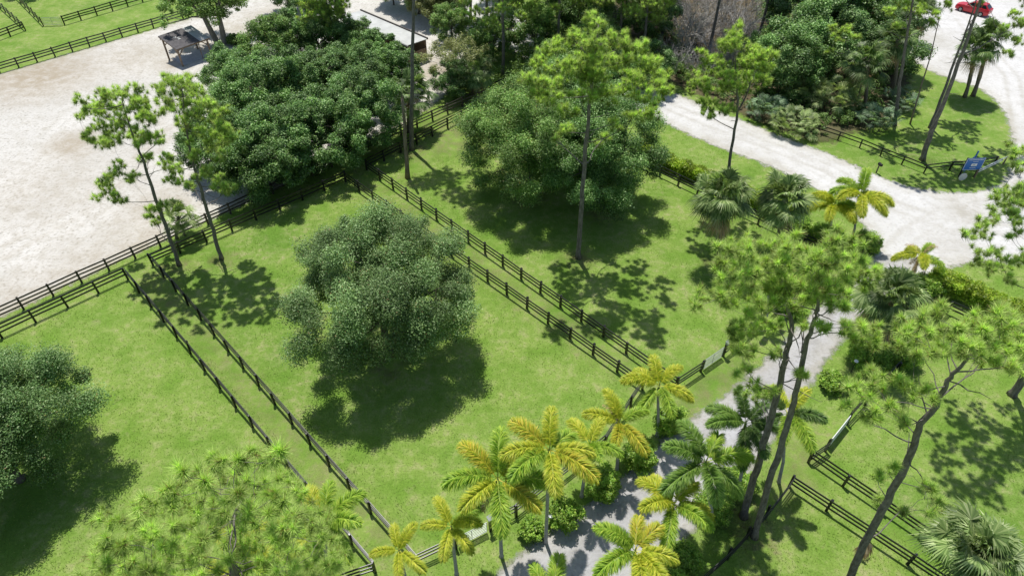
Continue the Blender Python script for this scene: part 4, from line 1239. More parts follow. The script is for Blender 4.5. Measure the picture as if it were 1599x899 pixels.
pine('leftmost pine leaning over the sand arena', (-30.75, 48.02), [(0.0, 0, 0), (0.25, 0, 3.88), (0.45, 0, 7.97), (0.71, 0, 10.93), (0.72, 0, 13.46), (1.06, 0, 16.58)], .19,
     [(1.48,-0.22,17.42,0.82),(0.3,-0.01,16.97,0.53),(2.58,-2.31,18.16,0.66),(0.88,-1.55,17.68,0.74),(-1.25,1.68,16.27,0.68),(-1.2,1.54,15.68,0.58),(2.44,0.03,16.77,0.83),(2.26,0.36,17.33,0.63),(2.62,-0.59,16.6,0.65),(-1.63,0.11,15.73,0.78),(-0.78,-1.91,17.49,0.65),(-1.9,1.71,15.24,0.7),(-0.97,1.91,14.72,0.95),(0.61,-0.81,15.3,0.73),(-0.83,0.14,15.41,0.77),(1.88,-0.63,15.85,0.84),(3.03,-1.51,16.91,0.7),(2.07,0.5,16.08,0.66),(2.21,1.03,15.07,0.8),(4.91,-2.2,16.7,0.47),(1.32,2.24,13.93,0.73),(-3.27,1.48,14.5,0.61),(-0.61,-1.88,16.81,0.36),(-3.05,0.17,14.99,0.38),(-2.34,1.13,13.9,0.81),(-2.93,2.35,14.07,0.49),(-2.44,1.94,12.57,0.53),(-1.45,1.65,13.21,0.89),(-0.54,1.71,13.5,0.73),(-0.36,-0.55,13.6,0.7),(0.47,0.36,13.19,0.81),(2.08,-1.15,14.77,0.51),(1.35,0.41,13.33,0.65),(-3.14,0.99,12.18,0.76),(-3.1,2.23,11.76,0.54),(-3.35,0.81,12.84,0.64),(-0.53,-1.32,13.32,0.66),(-0.38,-0.2,13.08,0.44),(-0.38,-2.11,13.95,0.58),(1.47,2.17,12.15,0.7),(1.72,0.38,13.11,0.53),(3.19,-1.14,13.44,0.57),(1.43,0.59,12.83,0.75),(1.86,-1.44,13.57,0.47),(1.01,-0.36,13.05,0.47),(2.04,0.92,14.18,0.74),(2.68,-1.44,15.67,0.49),(3.67,-2.19,16.45,0.53),(-0.78,-1.72,11.23,0.74),(-1.6,-1.33,10.63,0.51),(-2.12,1.1,10.2,0.63),(-3.04,-0.27,9.37,0.77),(-4.78,1.98,7.61,0.56),(-3.61,1.21,8.77,0.59),(0.03,-1.37,10.65,0.61),(-2.36,2.07,7.87,0.52),(-0.98,0.67,9.29,0.49),(-4.72,1.94,6.91,0.74),(-4.19,1.89,6.75,0.45),(-3.34,-1.29,8.47,0.57),(-3.01,-0.18,7.51,0.65),(-1.78,-0.97,7.89,0.52),(-2.43,-0.76,8.29,0.47),(-1.25,1.36,5.12,0.75),(-0.94,0.95,5.84,0.48),(0.41,-0.25,6.54,0.51),(1.63,-1.25,7.67,0.56),(0.16,0.45,6.04,0.39),(0.78,0.13,6.87,0.52),(-1.65,2.1,3.5,0.62),(-1.04,0.43,5.23,0.51),(-0.4,1.04,4.73,0.39),(-0.48,1.83,10.09,0.57),(0.31,1.64,10.52,0.43),(1.31,0.07,11.58,0.37),(-3.15,0.93,13.33,0.54),(-2.78,-0.51,13.75,0.37),(-1.65,-0.59,14.48,0.34)], 43, 'pine_soft', .38, 40, 13, .032, dead=5, group='tall slash pines')
pine('second left pine in front of the dark thicket', (-27.14, 48.94), [(0.0, 0, 0), (0.2, 0, 3.31), (0.4, 0, 6.8), (0.59, 0, 9.73), (0.91, 0, 12.75), (1.8, 0, 16.91)], .19,
     [(2.42,-1.84,18.37,0.81),(2.49,-2.36,18.54,0.68),(1.85,-1.65,18.74,0.49),(0.7,-0.83,17.22,0.77),(1.12,-2.05,17.02,0.61),(-0.83,1.64,16.16,0.65),(2.08,0.6,17.04,0.85),(1.71,2.25,16.96,0.54),(2.47,-2.23,17.62,0.51),(4.11,-2.16,17.87,0.74),(2.43,0.83,16.43,0.69),(1.83,1.52,16.47,0.54),(0.64,1.59,15.25,0.88),(1.3,0.63,16.59,0.7),(1.65,0.43,15.55,0.6),(-0.56,1.53,14.66,0.75),(-0.39,1.63,15.05,0.55),(1.88,-2.19,16.33,0.49),(2.09,2.37,14.62,0.9),(3.05,-0.69,16.7,0.51),(4.38,-1.44,16.32,0.64),(3.32,-2.17,16.07,0.76),(1.25,0.59,14.88,0.69),(3.56,-1.81,16.62,0.56),(4.84,-1.09,15.5,0.65),(4.89,-2.37,15.98,0.54),(5.1,-1.09,15.78,0.51),(2.23,2.21,13.15,0.84),(4.15,-1.14,14.76,0.52),(4.79,-2.09,14.93,0.53),(4.63,-0.96,13.88,0.8),(4.24,-0.47,12.93,0.63),(4.18,0.23,13.23,0.56),(3.16,-0.28,13.03,0.81),(3.77,0.72,13.24,0.56),(2.87,1.98,11.43,0.53),(5.14,-1.23,13.58,0.67),(3.25,0.97,11.68,0.58),(4.06,0.29,12.65,0.58),(2.6,-1.29,13.95,0.79),(0.99,0.47,13.37,0.59),(0.9,0.13,12.32,0.56),(1.78,2.1,10.62,0.86),(2.13,0.88,11.68,0.63),(3.18,1.45,11.81,0.74),(-1.98,0.92,10.27,0.71),(-2.57,1.13,9.37,0.59),(0.27,-2.38,12.38,0.44),(0.17,-1.82,11.01,0.75),(-0.94,-0.52,10.12,0.51),(-1.38,0.01,10.41,0.47),(-2.42,0.91,8.18,0.66),(-1.07,-0.86,9.62,0.4),(-1.56,0.45,8.27,0.52),(2.73,-2.32,11.09,0.74),(2.18,-2.04,10.64,0.63),(0.28,0.3,8.86,0.5),(1.39,1.57,7.74,0.74),(3.21,-1.21,8.86,0.46),(2.41,-1.08,8.75,0.61),(0.37,-1.54,9.35,0.63),(-0.8,-0.24,8.84,0.46),(-1.16,1.87,6.81,0.44),(2.78,-0.2,8.13,0.65),(1.78,1.45,6.55,0.54),(3.79,-1.06,8.72,0.45),(2.01,-1.32,15.18,0.72),(0.77,-0.34,14.1,0.55),(2.89,-2.24,16.18,0.43),(4.2,-1.57,12.22,0.61),(2.59,0.66,10.21,0.47),(2.17,0.79,10.34,0.44),(0.84,0.44,11.0,0.7),(1.21,-1.0,11.54,0.59),(0.41,0.73,10.83,0.42)], 44, 'pine_soft', .38, 40, 13, .032, dead=4, group='tall slash pines')
pine('right hand pine of the pair leaning over the driveway', (15.43, 21.41), [(0.0, 0, 0), (-0.65, 0, 6.54), (-1.06, 0, 11.43), (-1.38, 0, 14.24), (-1.87, 0, 17.49), (-1.97, 0, 19.3), (-2.09, 0, 20.37), (-2.58, 0, 22.15)], .205,
     [(-2.8,-0.95,24.81,0.45),(-3.49,-1.68,25.4,0.27),(-3.05,-0.83,25.2,0.27),(-3.43,-1.27,24.7,0.45),(-1.66,1.53,23.02,0.39),(-2.42,0.96,22.51,0.41),(-0.84,1.21,22.69,0.5),(-0.87,2.04,22.14,0.42),(-2.46,-1.79,25.48,0.29),(-1.67,0.71,22.68,0.49),(-1.5,1.62,21.59,0.36),(-1.45,1.02,21.92,0.42),(-1.73,-0.65,23.51,0.41),(-0.55,0.56,22.33,0.34),(-2.97,-2.13,24.33,0.34),(-3.41,-0.2,23.43,0.47),(-4.29,-1.82,24.63,0.3),(-3.57,-0.51,23.28,0.3),(-3.3,-0.93,23.68,0.43),(-2.82,-0.88,23.5,0.27),(-3.15,-1.4,23.89,0.32),(-2.55,-0.61,23.1,0.44),(-2.81,-0.98,23.93,0.38),(-2.73,-0.27,22.66,0.35),(-2.42,-1.55,23.91,0.4),(-2.78,-2.1,23.9,0.31),(0.04,2.07,20.59,0.35),(-4.0,-1.62,23.87,0.42),(-3.12,-0.47,23.36,0.35),(-2.34,0.45,21.59,0.29),(-1.44,1.47,20.79,0.53),(-3.06,-0.52,22.29,0.4),(-2.52,-0.43,22.01,0.35),(-1.11,0.84,21.11,0.48),(-2.46,-1.17,22.66,0.38),(-2.47,-0.6,22.29,0.39),(-0.65,0.8,20.93,0.45),(-0.61,0.4,21.63,0.39),(-0.21,1.62,20.16,0.38),(-3.53,-1.19,22.73,0.44),(-3.24,-1.21,22.24,0.36),(-4.05,-1.98,23.94,0.37),(-1.33,1.49,19.87,0.51),(-2.48,-0.52,21.89,0.37),(-2.97,-1.97,22.54,0.37),(-0.61,1.46,19.78,0.51),(-2.33,-1.93,22.33,0.32),(-1.48,-0.6,21.61,0.33),(-1.02,1.07,19.54,0.44),(-1.18,0.75,20.35,0.33),(-1.66,0.4,20.51,0.31),(-2.12,0.56,20.15,0.43),(-1.4,1.31,19.55,0.34),(-1.55,2.13,18.45,0.37),(-0.81,0.56,20.38,0.4),(-1.87,-1.56,21.9,0.29),(-1.07,0.29,20.24,0.32),(-0.71,0.17,22.36,0.38),(0.08,1.51,21.12,0.35),(-2.42,-1.99,24.65,0.21),(0.85,1.63,20.95,0.4),(0.52,1.36,21.35,0.29),(1.06,1.75,20.84,0.28),(-0.42,-0.19,22.04,0.35),(0.23,1.17,20.79,0.25),(0.59,1.53,20.06,0.3),(-0.25,0.09,18.8,0.41),(0.63,1.62,17.71,0.38),(1.0,1.9,17.03,0.29),(-0.05,-0.38,18.8,0.43),(-0.64,-0.46,19.35,0.38),(1.51,1.63,16.48,0.38),(0.78,-0.0,18.14,0.41),(1.41,0.93,17.74,0.26),(0.64,-0.67,18.74,0.33),(-1.24,-2.01,21.19,0.36),(1.4,1.88,17.42,0.3),(1.85,1.36,17.29,0.33),(0.52,-0.34,19.33,0.4),(0.0,-1.43,19.94,0.32),(-0.31,-1.49,20.68,0.29),(-0.28,-1.75,20.24,0.32),(1.92,1.46,16.65,0.26),(2.86,1.54,16.31,0.26),(-1.47,1.52,17.76,0.23),(-1.87,0.89,18.23,0.2),(-1.13,2.15,17.16,0.19),(-2.48,-1.54,20.59,0.2),(-3.08,-2.1,21.4,0.12),(-1.19,0.14,18.99,0.14)] + [(-4.17, -2.1, 24.94, 0.38), (-3.73, -2.08, 24.62, 0.33), (-3.23, -1.18, 23.19, 0.4), (-3.32, -1.2, 22.89, 0.33), (-3.28, -1.27, 22.42, 0.36), (-3.77, -2.04, 23.12, 0.22), (-3.24, -1.82, 23.16, 0.35), (-3.33, -1.7, 23.1, 0.27)], 45, 'pine', .36, 50, 9, .026, dead=3, group='tall slash pines')
pine('left hand pine of the pair leaning over the driveway', (15.09, 22.83), [(0.0, 0, 0), (-0.4, 0, 4.62), (-0.76, 0, 8.88), (-1.1, 0, 12.9), (-1.48, 0, 15.79), (-1.72, 0, 17.56), (-2.44, 0, 19.34), (-3.24, 0, 20.91)], .24,
     [(-3.25,0.44,22.49,0.48),(-1.84,2.33,21.12,0.4),(-4.43,-2.43,25.06,0.32),(-3.8,0.14,22.33,0.48),(-3.27,2.43,20.71,0.44),(-2.45,2.26,21.1,0.45),(-2.23,1.29,21.47,0.5),(-3.11,0.23,21.74,0.36),(-4.37,-2.03,24.2,0.27),(-5.79,-2.24,24.4,0.4),(-5.45,-0.85,23.27,0.36),(-4.28,1.93,21.51,0.34),(-5.03,0.57,21.87,0.49),(-5.24,1.1,21.7,0.41),(-5.34,0.92,22.08,0.33),(-5.57,0.36,21.94,0.43),(-6.04,0.43,22.12,0.27),(-6.4,-1.71,23.77,0.32),(-4.65,1.12,20.78,0.48),(-5.91,-1.64,23.58,0.26),(-5.3,-1.04,22.97,0.26),(-6.21,-0.7,21.85,0.44),(-6.62,-2.15,22.62,0.26),(-6.11,-0.56,22.28,0.37),(-5.55,-0.15,21.27,0.43),(-4.97,1.07,20.64,0.32),(-5.91,-1.83,22.39,0.33),(-4.91,-0.64,22.44,0.44),(-5.22,-0.94,22.91,0.28),(-4.88,0.81,21.77,0.41),(-4.55,-1.01,22.54,0.46),(-3.53,0.29,20.93,0.43),(-5.27,-1.35,23.13,0.32),(-4.57,-2.31,23.54,0.44),(-1.62,2.57,19.64,0.47),(-1.66,2.2,19.49,0.36),(-1.69,2.17,19.85,0.53),(-2.06,1.81,20.75,0.43),(-4.28,-2.21,23.63,0.39),(-5.85,-2.59,23.39,0.41),(-4.08,0.82,20.29,0.39),(-4.54,1.23,19.53,0.32),(-5.77,-2.52,22.79,0.39),(-4.12,0.8,20.3,0.3),(-5.22,-1.49,21.74,0.34),(-5.13,-1.98,22.86,0.42),(-4.87,-0.89,22.31,0.33),(-4.91,-1.06,21.91,0.3),(-3.65,-0.05,20.88,0.49),(-3.76,-0.13,20.29,0.39),(-3.76,-1.19,21.71,0.42),(-3.95,-1.66,22.2,0.46),(-2.68,1.08,19.18,0.39),(-1.91,1.54,18.74,0.41),(-1.55,1.62,19.4,0.53),(-0.95,1.75,19.38,0.34),(-3.4,-2.24,22.47,0.28),(-5.73,-0.06,20.19,0.44),(-5.42,0.63,20.03,0.34),(-5.5,1.47,18.7,0.32),(-4.37,2.51,17.13,0.49),(-5.88,-0.78,20.65,0.3),(-6.64,-2.59,22.11,0.26),(-5.6,2.15,17.38,0.52),(-7.33,-1.87,20.85,0.36),(-7.35,-2.12,21.95,0.3),(-2.96,2.49,18.04,0.52),(-3.69,1.38,19.67,0.43),(-3.19,1.42,19.46,0.42),(-3.18,0.74,19.33,0.49),(-4.33,-0.54,20.84,0.34),(-2.6,2.45,17.29,0.38),(-3.87,-1.73,21.53,0.44),(-4.18,-2.18,21.52,0.37),(-1.96,1.85,18.82,0.44),(-1.59,1.19,19.05,0.49),(-2.14,1.17,19.68,0.42),(-2.48,-1.12,21.34,0.31),(-4.18,0.18,19.28,0.48),(-5.46,-1.29,21.13,0.3),(-5.05,-0.64,19.77,0.33),(-3.39,0.64,18.6,0.46),(-3.95,-1.11,19.83,0.36),(-2.56,2.05,16.79,0.34),(-3.96,1.95,17.79,0.41),(-6.06,-2.31,22.21,0.28),(-5.51,-0.99,20.2,0.31),(-2.3,-0.71,20.13,0.43),(-3.56,-1.87,21.74,0.29),(-1.55,0.68,19.39,0.36),(-2.82,2.27,16.13,0.54),(-4.9,-1.75,20.29,0.4),(-3.41,0.97,17.6,0.39),(-2.78,1.06,16.93,0.48),(-1.71,1.96,15.78,0.32),(-2.36,1.2,16.76,0.32),(-1.87,1.75,15.58,0.46),(-1.72,1.31,16.48,0.41),(-2.45,0.05,17.51,0.33),(-3.75,-0.38,17.82,0.46),(-3.62,0.56,16.85,0.42),(-2.05,2.25,15.47,0.31),(-4.85,-0.25,17.9,0.42),(-4.03,0.56,17.0,0.3),(-4.61,-0.41,17.99,0.26),(-3.49,1.56,15.68,0.5),(-4.13,-0.13,17.06,0.41),(-4.25,0.04,17.74,0.41),(-2.79,2.2,14.18,0.52),(-4.33,-1.65,18.86,0.34),(-4.08,-0.73,16.65,0.3),(-2.2,2.41,13.18,0.49),(-3.1,-0.03,16.01,0.29),(-4.1,-0.86,16.85,0.27),(-2.95,2.53,13.52,0.45),(-3.38,1.11,14.96,0.29),(-4.35,-1.43,17.62,0.27),(-2.77,1.09,13.32,0.4),(-3.04,-0.07,14.65,0.26),(-4.36,-1.55,15.99,0.23),(-0.7,1.71,13.65,0.33),(-1.02,1.37,14.48,0.24),(-3.18,-1.93,17.78,0.17),(-3.34,-1.76,15.36,0.43),(-0.83,1.52,10.87,0.33),(-2.59,-0.42,13.6,0.4),(-1.41,2.41,9.76,0.48),(-2.53,1.32,11.39,0.3),(-1.36,1.45,10.41,0.3),(-0.53,1.99,10.85,0.47),(-1.91,-1.06,14.13,0.36),(-0.35,1.97,10.21,0.42),(-0.55,1.97,10.19,0.44),(-0.2,2.55,9.59,0.39),(-1.36,1.26,11.12,0.28),(-1.65,-2.0,16.63,0.32),(-0.12,0.03,14.12,0.26),(-1.55,-1.94,16.4,0.28)] + [(-4.31, -2.03, 23.71, 0.41), (-4.38, -1.54, 23.16, 0.35), (-3.95, -1.13, 22.08, 0.43), (-3.88, -1.69, 22.74, 0.26), (-4.09, -1.12, 21.34, 0.41), (-3.76, -1.16, 21.15, 0.3), (-3.55, -1.66, 22.01, 0.4), (-4.31, -2.07, 22.86, 0.34), (-3.66, -1.91, 21.14, 0.32), (-3.04, -1.52, 20.57, 0.28)], 46, 'pine', .36, 50, 9, .026, dead=8, group='tall slash pines')
pine('crooked pine leaning to the right at the lower right of the photo', (20.04, 18.15), [(0.0, 0, 0), (-0.72, 0, 5.4), (-1.21, 0, 10.04), (-1.53, 0, 13.7), (-2.05, 0, 16.32), (-1.94, 0, 17.68), (-2.12, 0, 19.24), (-2.0, 0, 20.16), (-2.04, 0, 21.37)], .225,
     [(-5.17,-0.75,23.86,0.39),(-4.66,0.06,23.14,0.3),(-5.98,-2.29,25.25,0.36),(-5.93,-1.91,25.34,0.26),(-4.79,0.22,22.45,0.39),(-3.34,2.0,20.08,0.32),(-5.07,0.11,22.04,0.39),(-5.33,-0.68,22.79,0.25),(-4.31,0.9,20.58,0.37),(-4.45,0.48,21.51,0.25),(-3.22,1.63,20.15,0.43),(-2.72,1.99,19.44,0.3),(-4.77,-0.56,22.81,0.4),(-4.67,0.19,22.23,0.3),(-1.9,2.05,20.03,0.46),(-2.44,1.66,20.24,0.39),(-2.9,0.5,21.99,0.42),(-2.75,0.84,21.35,0.36),(-2.6,0.27,22.24,0.42),(-4.0,-1.14,23.37,0.26),(-1.79,1.34,20.38,0.45),(-4.32,-1.15,23.54,0.27),(-3.26,0.61,20.71,0.39),(-4.75,-1.41,22.58,0.27),(-2.97,0.28,20.99,0.38),(-3.28,-0.27,21.08,0.34),(-4.46,-2.0,23.66,0.38),(-3.13,-1.12,22.67,0.33),(-2.55,-0.31,22.37,0.41),(0.1,2.01,19.89,0.39),(-2.12,0.08,22.7,0.41),(-1.99,0.84,22.23,0.34),(-2.82,-0.89,24.18,0.38),(-4.14,-2.29,25.35,0.3),(0.89,2.2,20.88,0.46),(-0.78,0.92,22.33,0.38),(-3.54,-1.74,24.47,0.35),(-0.49,1.37,20.83,0.27),(-3.51,-2.4,24.89,0.36),(-3.09,-1.81,24.41,0.25),(-3.39,-1.53,23.65,0.36),(-2.46,0.06,22.53,0.24),(-1.04,0.14,21.62,0.4),(-0.71,0.31,21.11,0.34),(1.64,2.02,19.62,0.47),(-2.08,-0.78,23.08,0.34),(-3.83,-2.11,23.48,0.36),(-3.02,-1.81,22.75,0.25),(-2.53,-1.25,22.65,0.37),(0.04,1.9,19.8,0.33),(0.18,0.57,20.44,0.44),(2.17,2.35,18.42,0.4),(2.42,2.18,18.68,0.48),(-0.87,-0.42,21.54,0.32),(-2.12,-0.05,20.83,0.33),(-3.97,-1.73,22.87,0.25),(0.08,1.38,18.83,0.36),(0.48,1.55,19.04,0.26),(-2.92,-2.08,22.82,0.32),(0.75,1.39,18.82,0.32),(-1.28,-1.22,21.67,0.36),(1.93,1.42,18.66,0.26),(0.39,-0.19,19.95,0.31),(-0.07,-0.19,20.39,0.19),(-2.26,2.01,18.7,0.28),(-2.21,2.22,18.42,0.23),(-1.62,-1.14,23.92,0.41),(-0.69,-0.08,22.64,0.27),(1.5,1.0,20.47,0.47),(0.62,0.47,20.65,0.4),(0.1,-0.42,22.53,0.43),(1.83,0.88,20.78,0.36),(-4.07,2.11,17.38,0.43),(-5.21,0.06,19.49,0.25),(-5.71,-0.67,20.55,0.38),(-6.68,-1.88,21.47,0.27),(-5.06,-0.67,20.24,0.35),(-4.59,-0.72,19.91,0.29),(-5.06,-1.11,20.65,0.3),(-4.89,-1.39,20.59,0.23),(-4.31,2.19,16.84,0.41),(-6.33,-0.26,19.36,0.31),(-7.3,-1.65,20.89,0.31),(-5.94,-0.1,19.18,0.27),(-4.77,0.55,18.33,0.38),(-4.11,1.73,16.43,0.31),(-4.9,-0.37,19.24,0.34),(-4.85,-0.01,19.01,0.3),(-6.09,-0.9,19.45,0.31),(-6.9,-2.29,21.18,0.21),(-2.84,1.99,15.12,0.36),(-3.94,0.43,16.72,0.29),(-4.47,0.28,16.55,0.34),(-3.84,0.88,15.61,0.26),(-5.5,-1.53,18.82,0.31),(-6.18,-2.03,19.93,0.23),(-3.36,0.47,16.8,0.31),(-6.05,-2.38,20.74,0.17),(-3.68,-0.56,17.7,0.3),(-2.54,1.16,15.87,0.23),(-4.54,-1.91,18.96,0.25),(-1.2,1.39,14.25,0.23),(-2.67,0.56,17.8,0.3),(-1.3,1.94,15.69,0.21),(-3.2,-0.5,19.32,0.29),(-2.72,0.03,18.73,0.25),(-0.75,1.67,16.38,0.32),(-3.99,-1.76,20.29,0.19),(-7.33,-1.9,20.11,0.22),(-5.78,-0.07,17.78,0.19),(-1.6,0.6,11.81,0.35),(-3.88,-2.01,16.02,0.18),(-0.63,1.02,11.32,0.38),(-0.57,1.27,10.74,0.29),(-4.47,-2.1,15.57,0.24),(-1.5,1.05,10.46,0.26),(-2.08,-2.37,14.95,0.33),(2.48,1.79,8.49,0.32),(3.1,1.45,7.57,0.42),(-0.68,-1.89,13.09,0.27),(3.81,1.75,5.89,0.4),(-1.0,-2.02,12.43,0.22),(-1.81,-1.8,14.33,0.25),(-0.28,-0.51,12.01,0.17),(-0.93,0.67,9.01,0.27),(-0.67,0.86,8.23,0.19),(-2.34,-2.23,12.75,0.2),(1.55,1.49,6.54,0.17)], 47, 'pine', .36, 50, 9, .027, dead=6, group='tall slash pines')
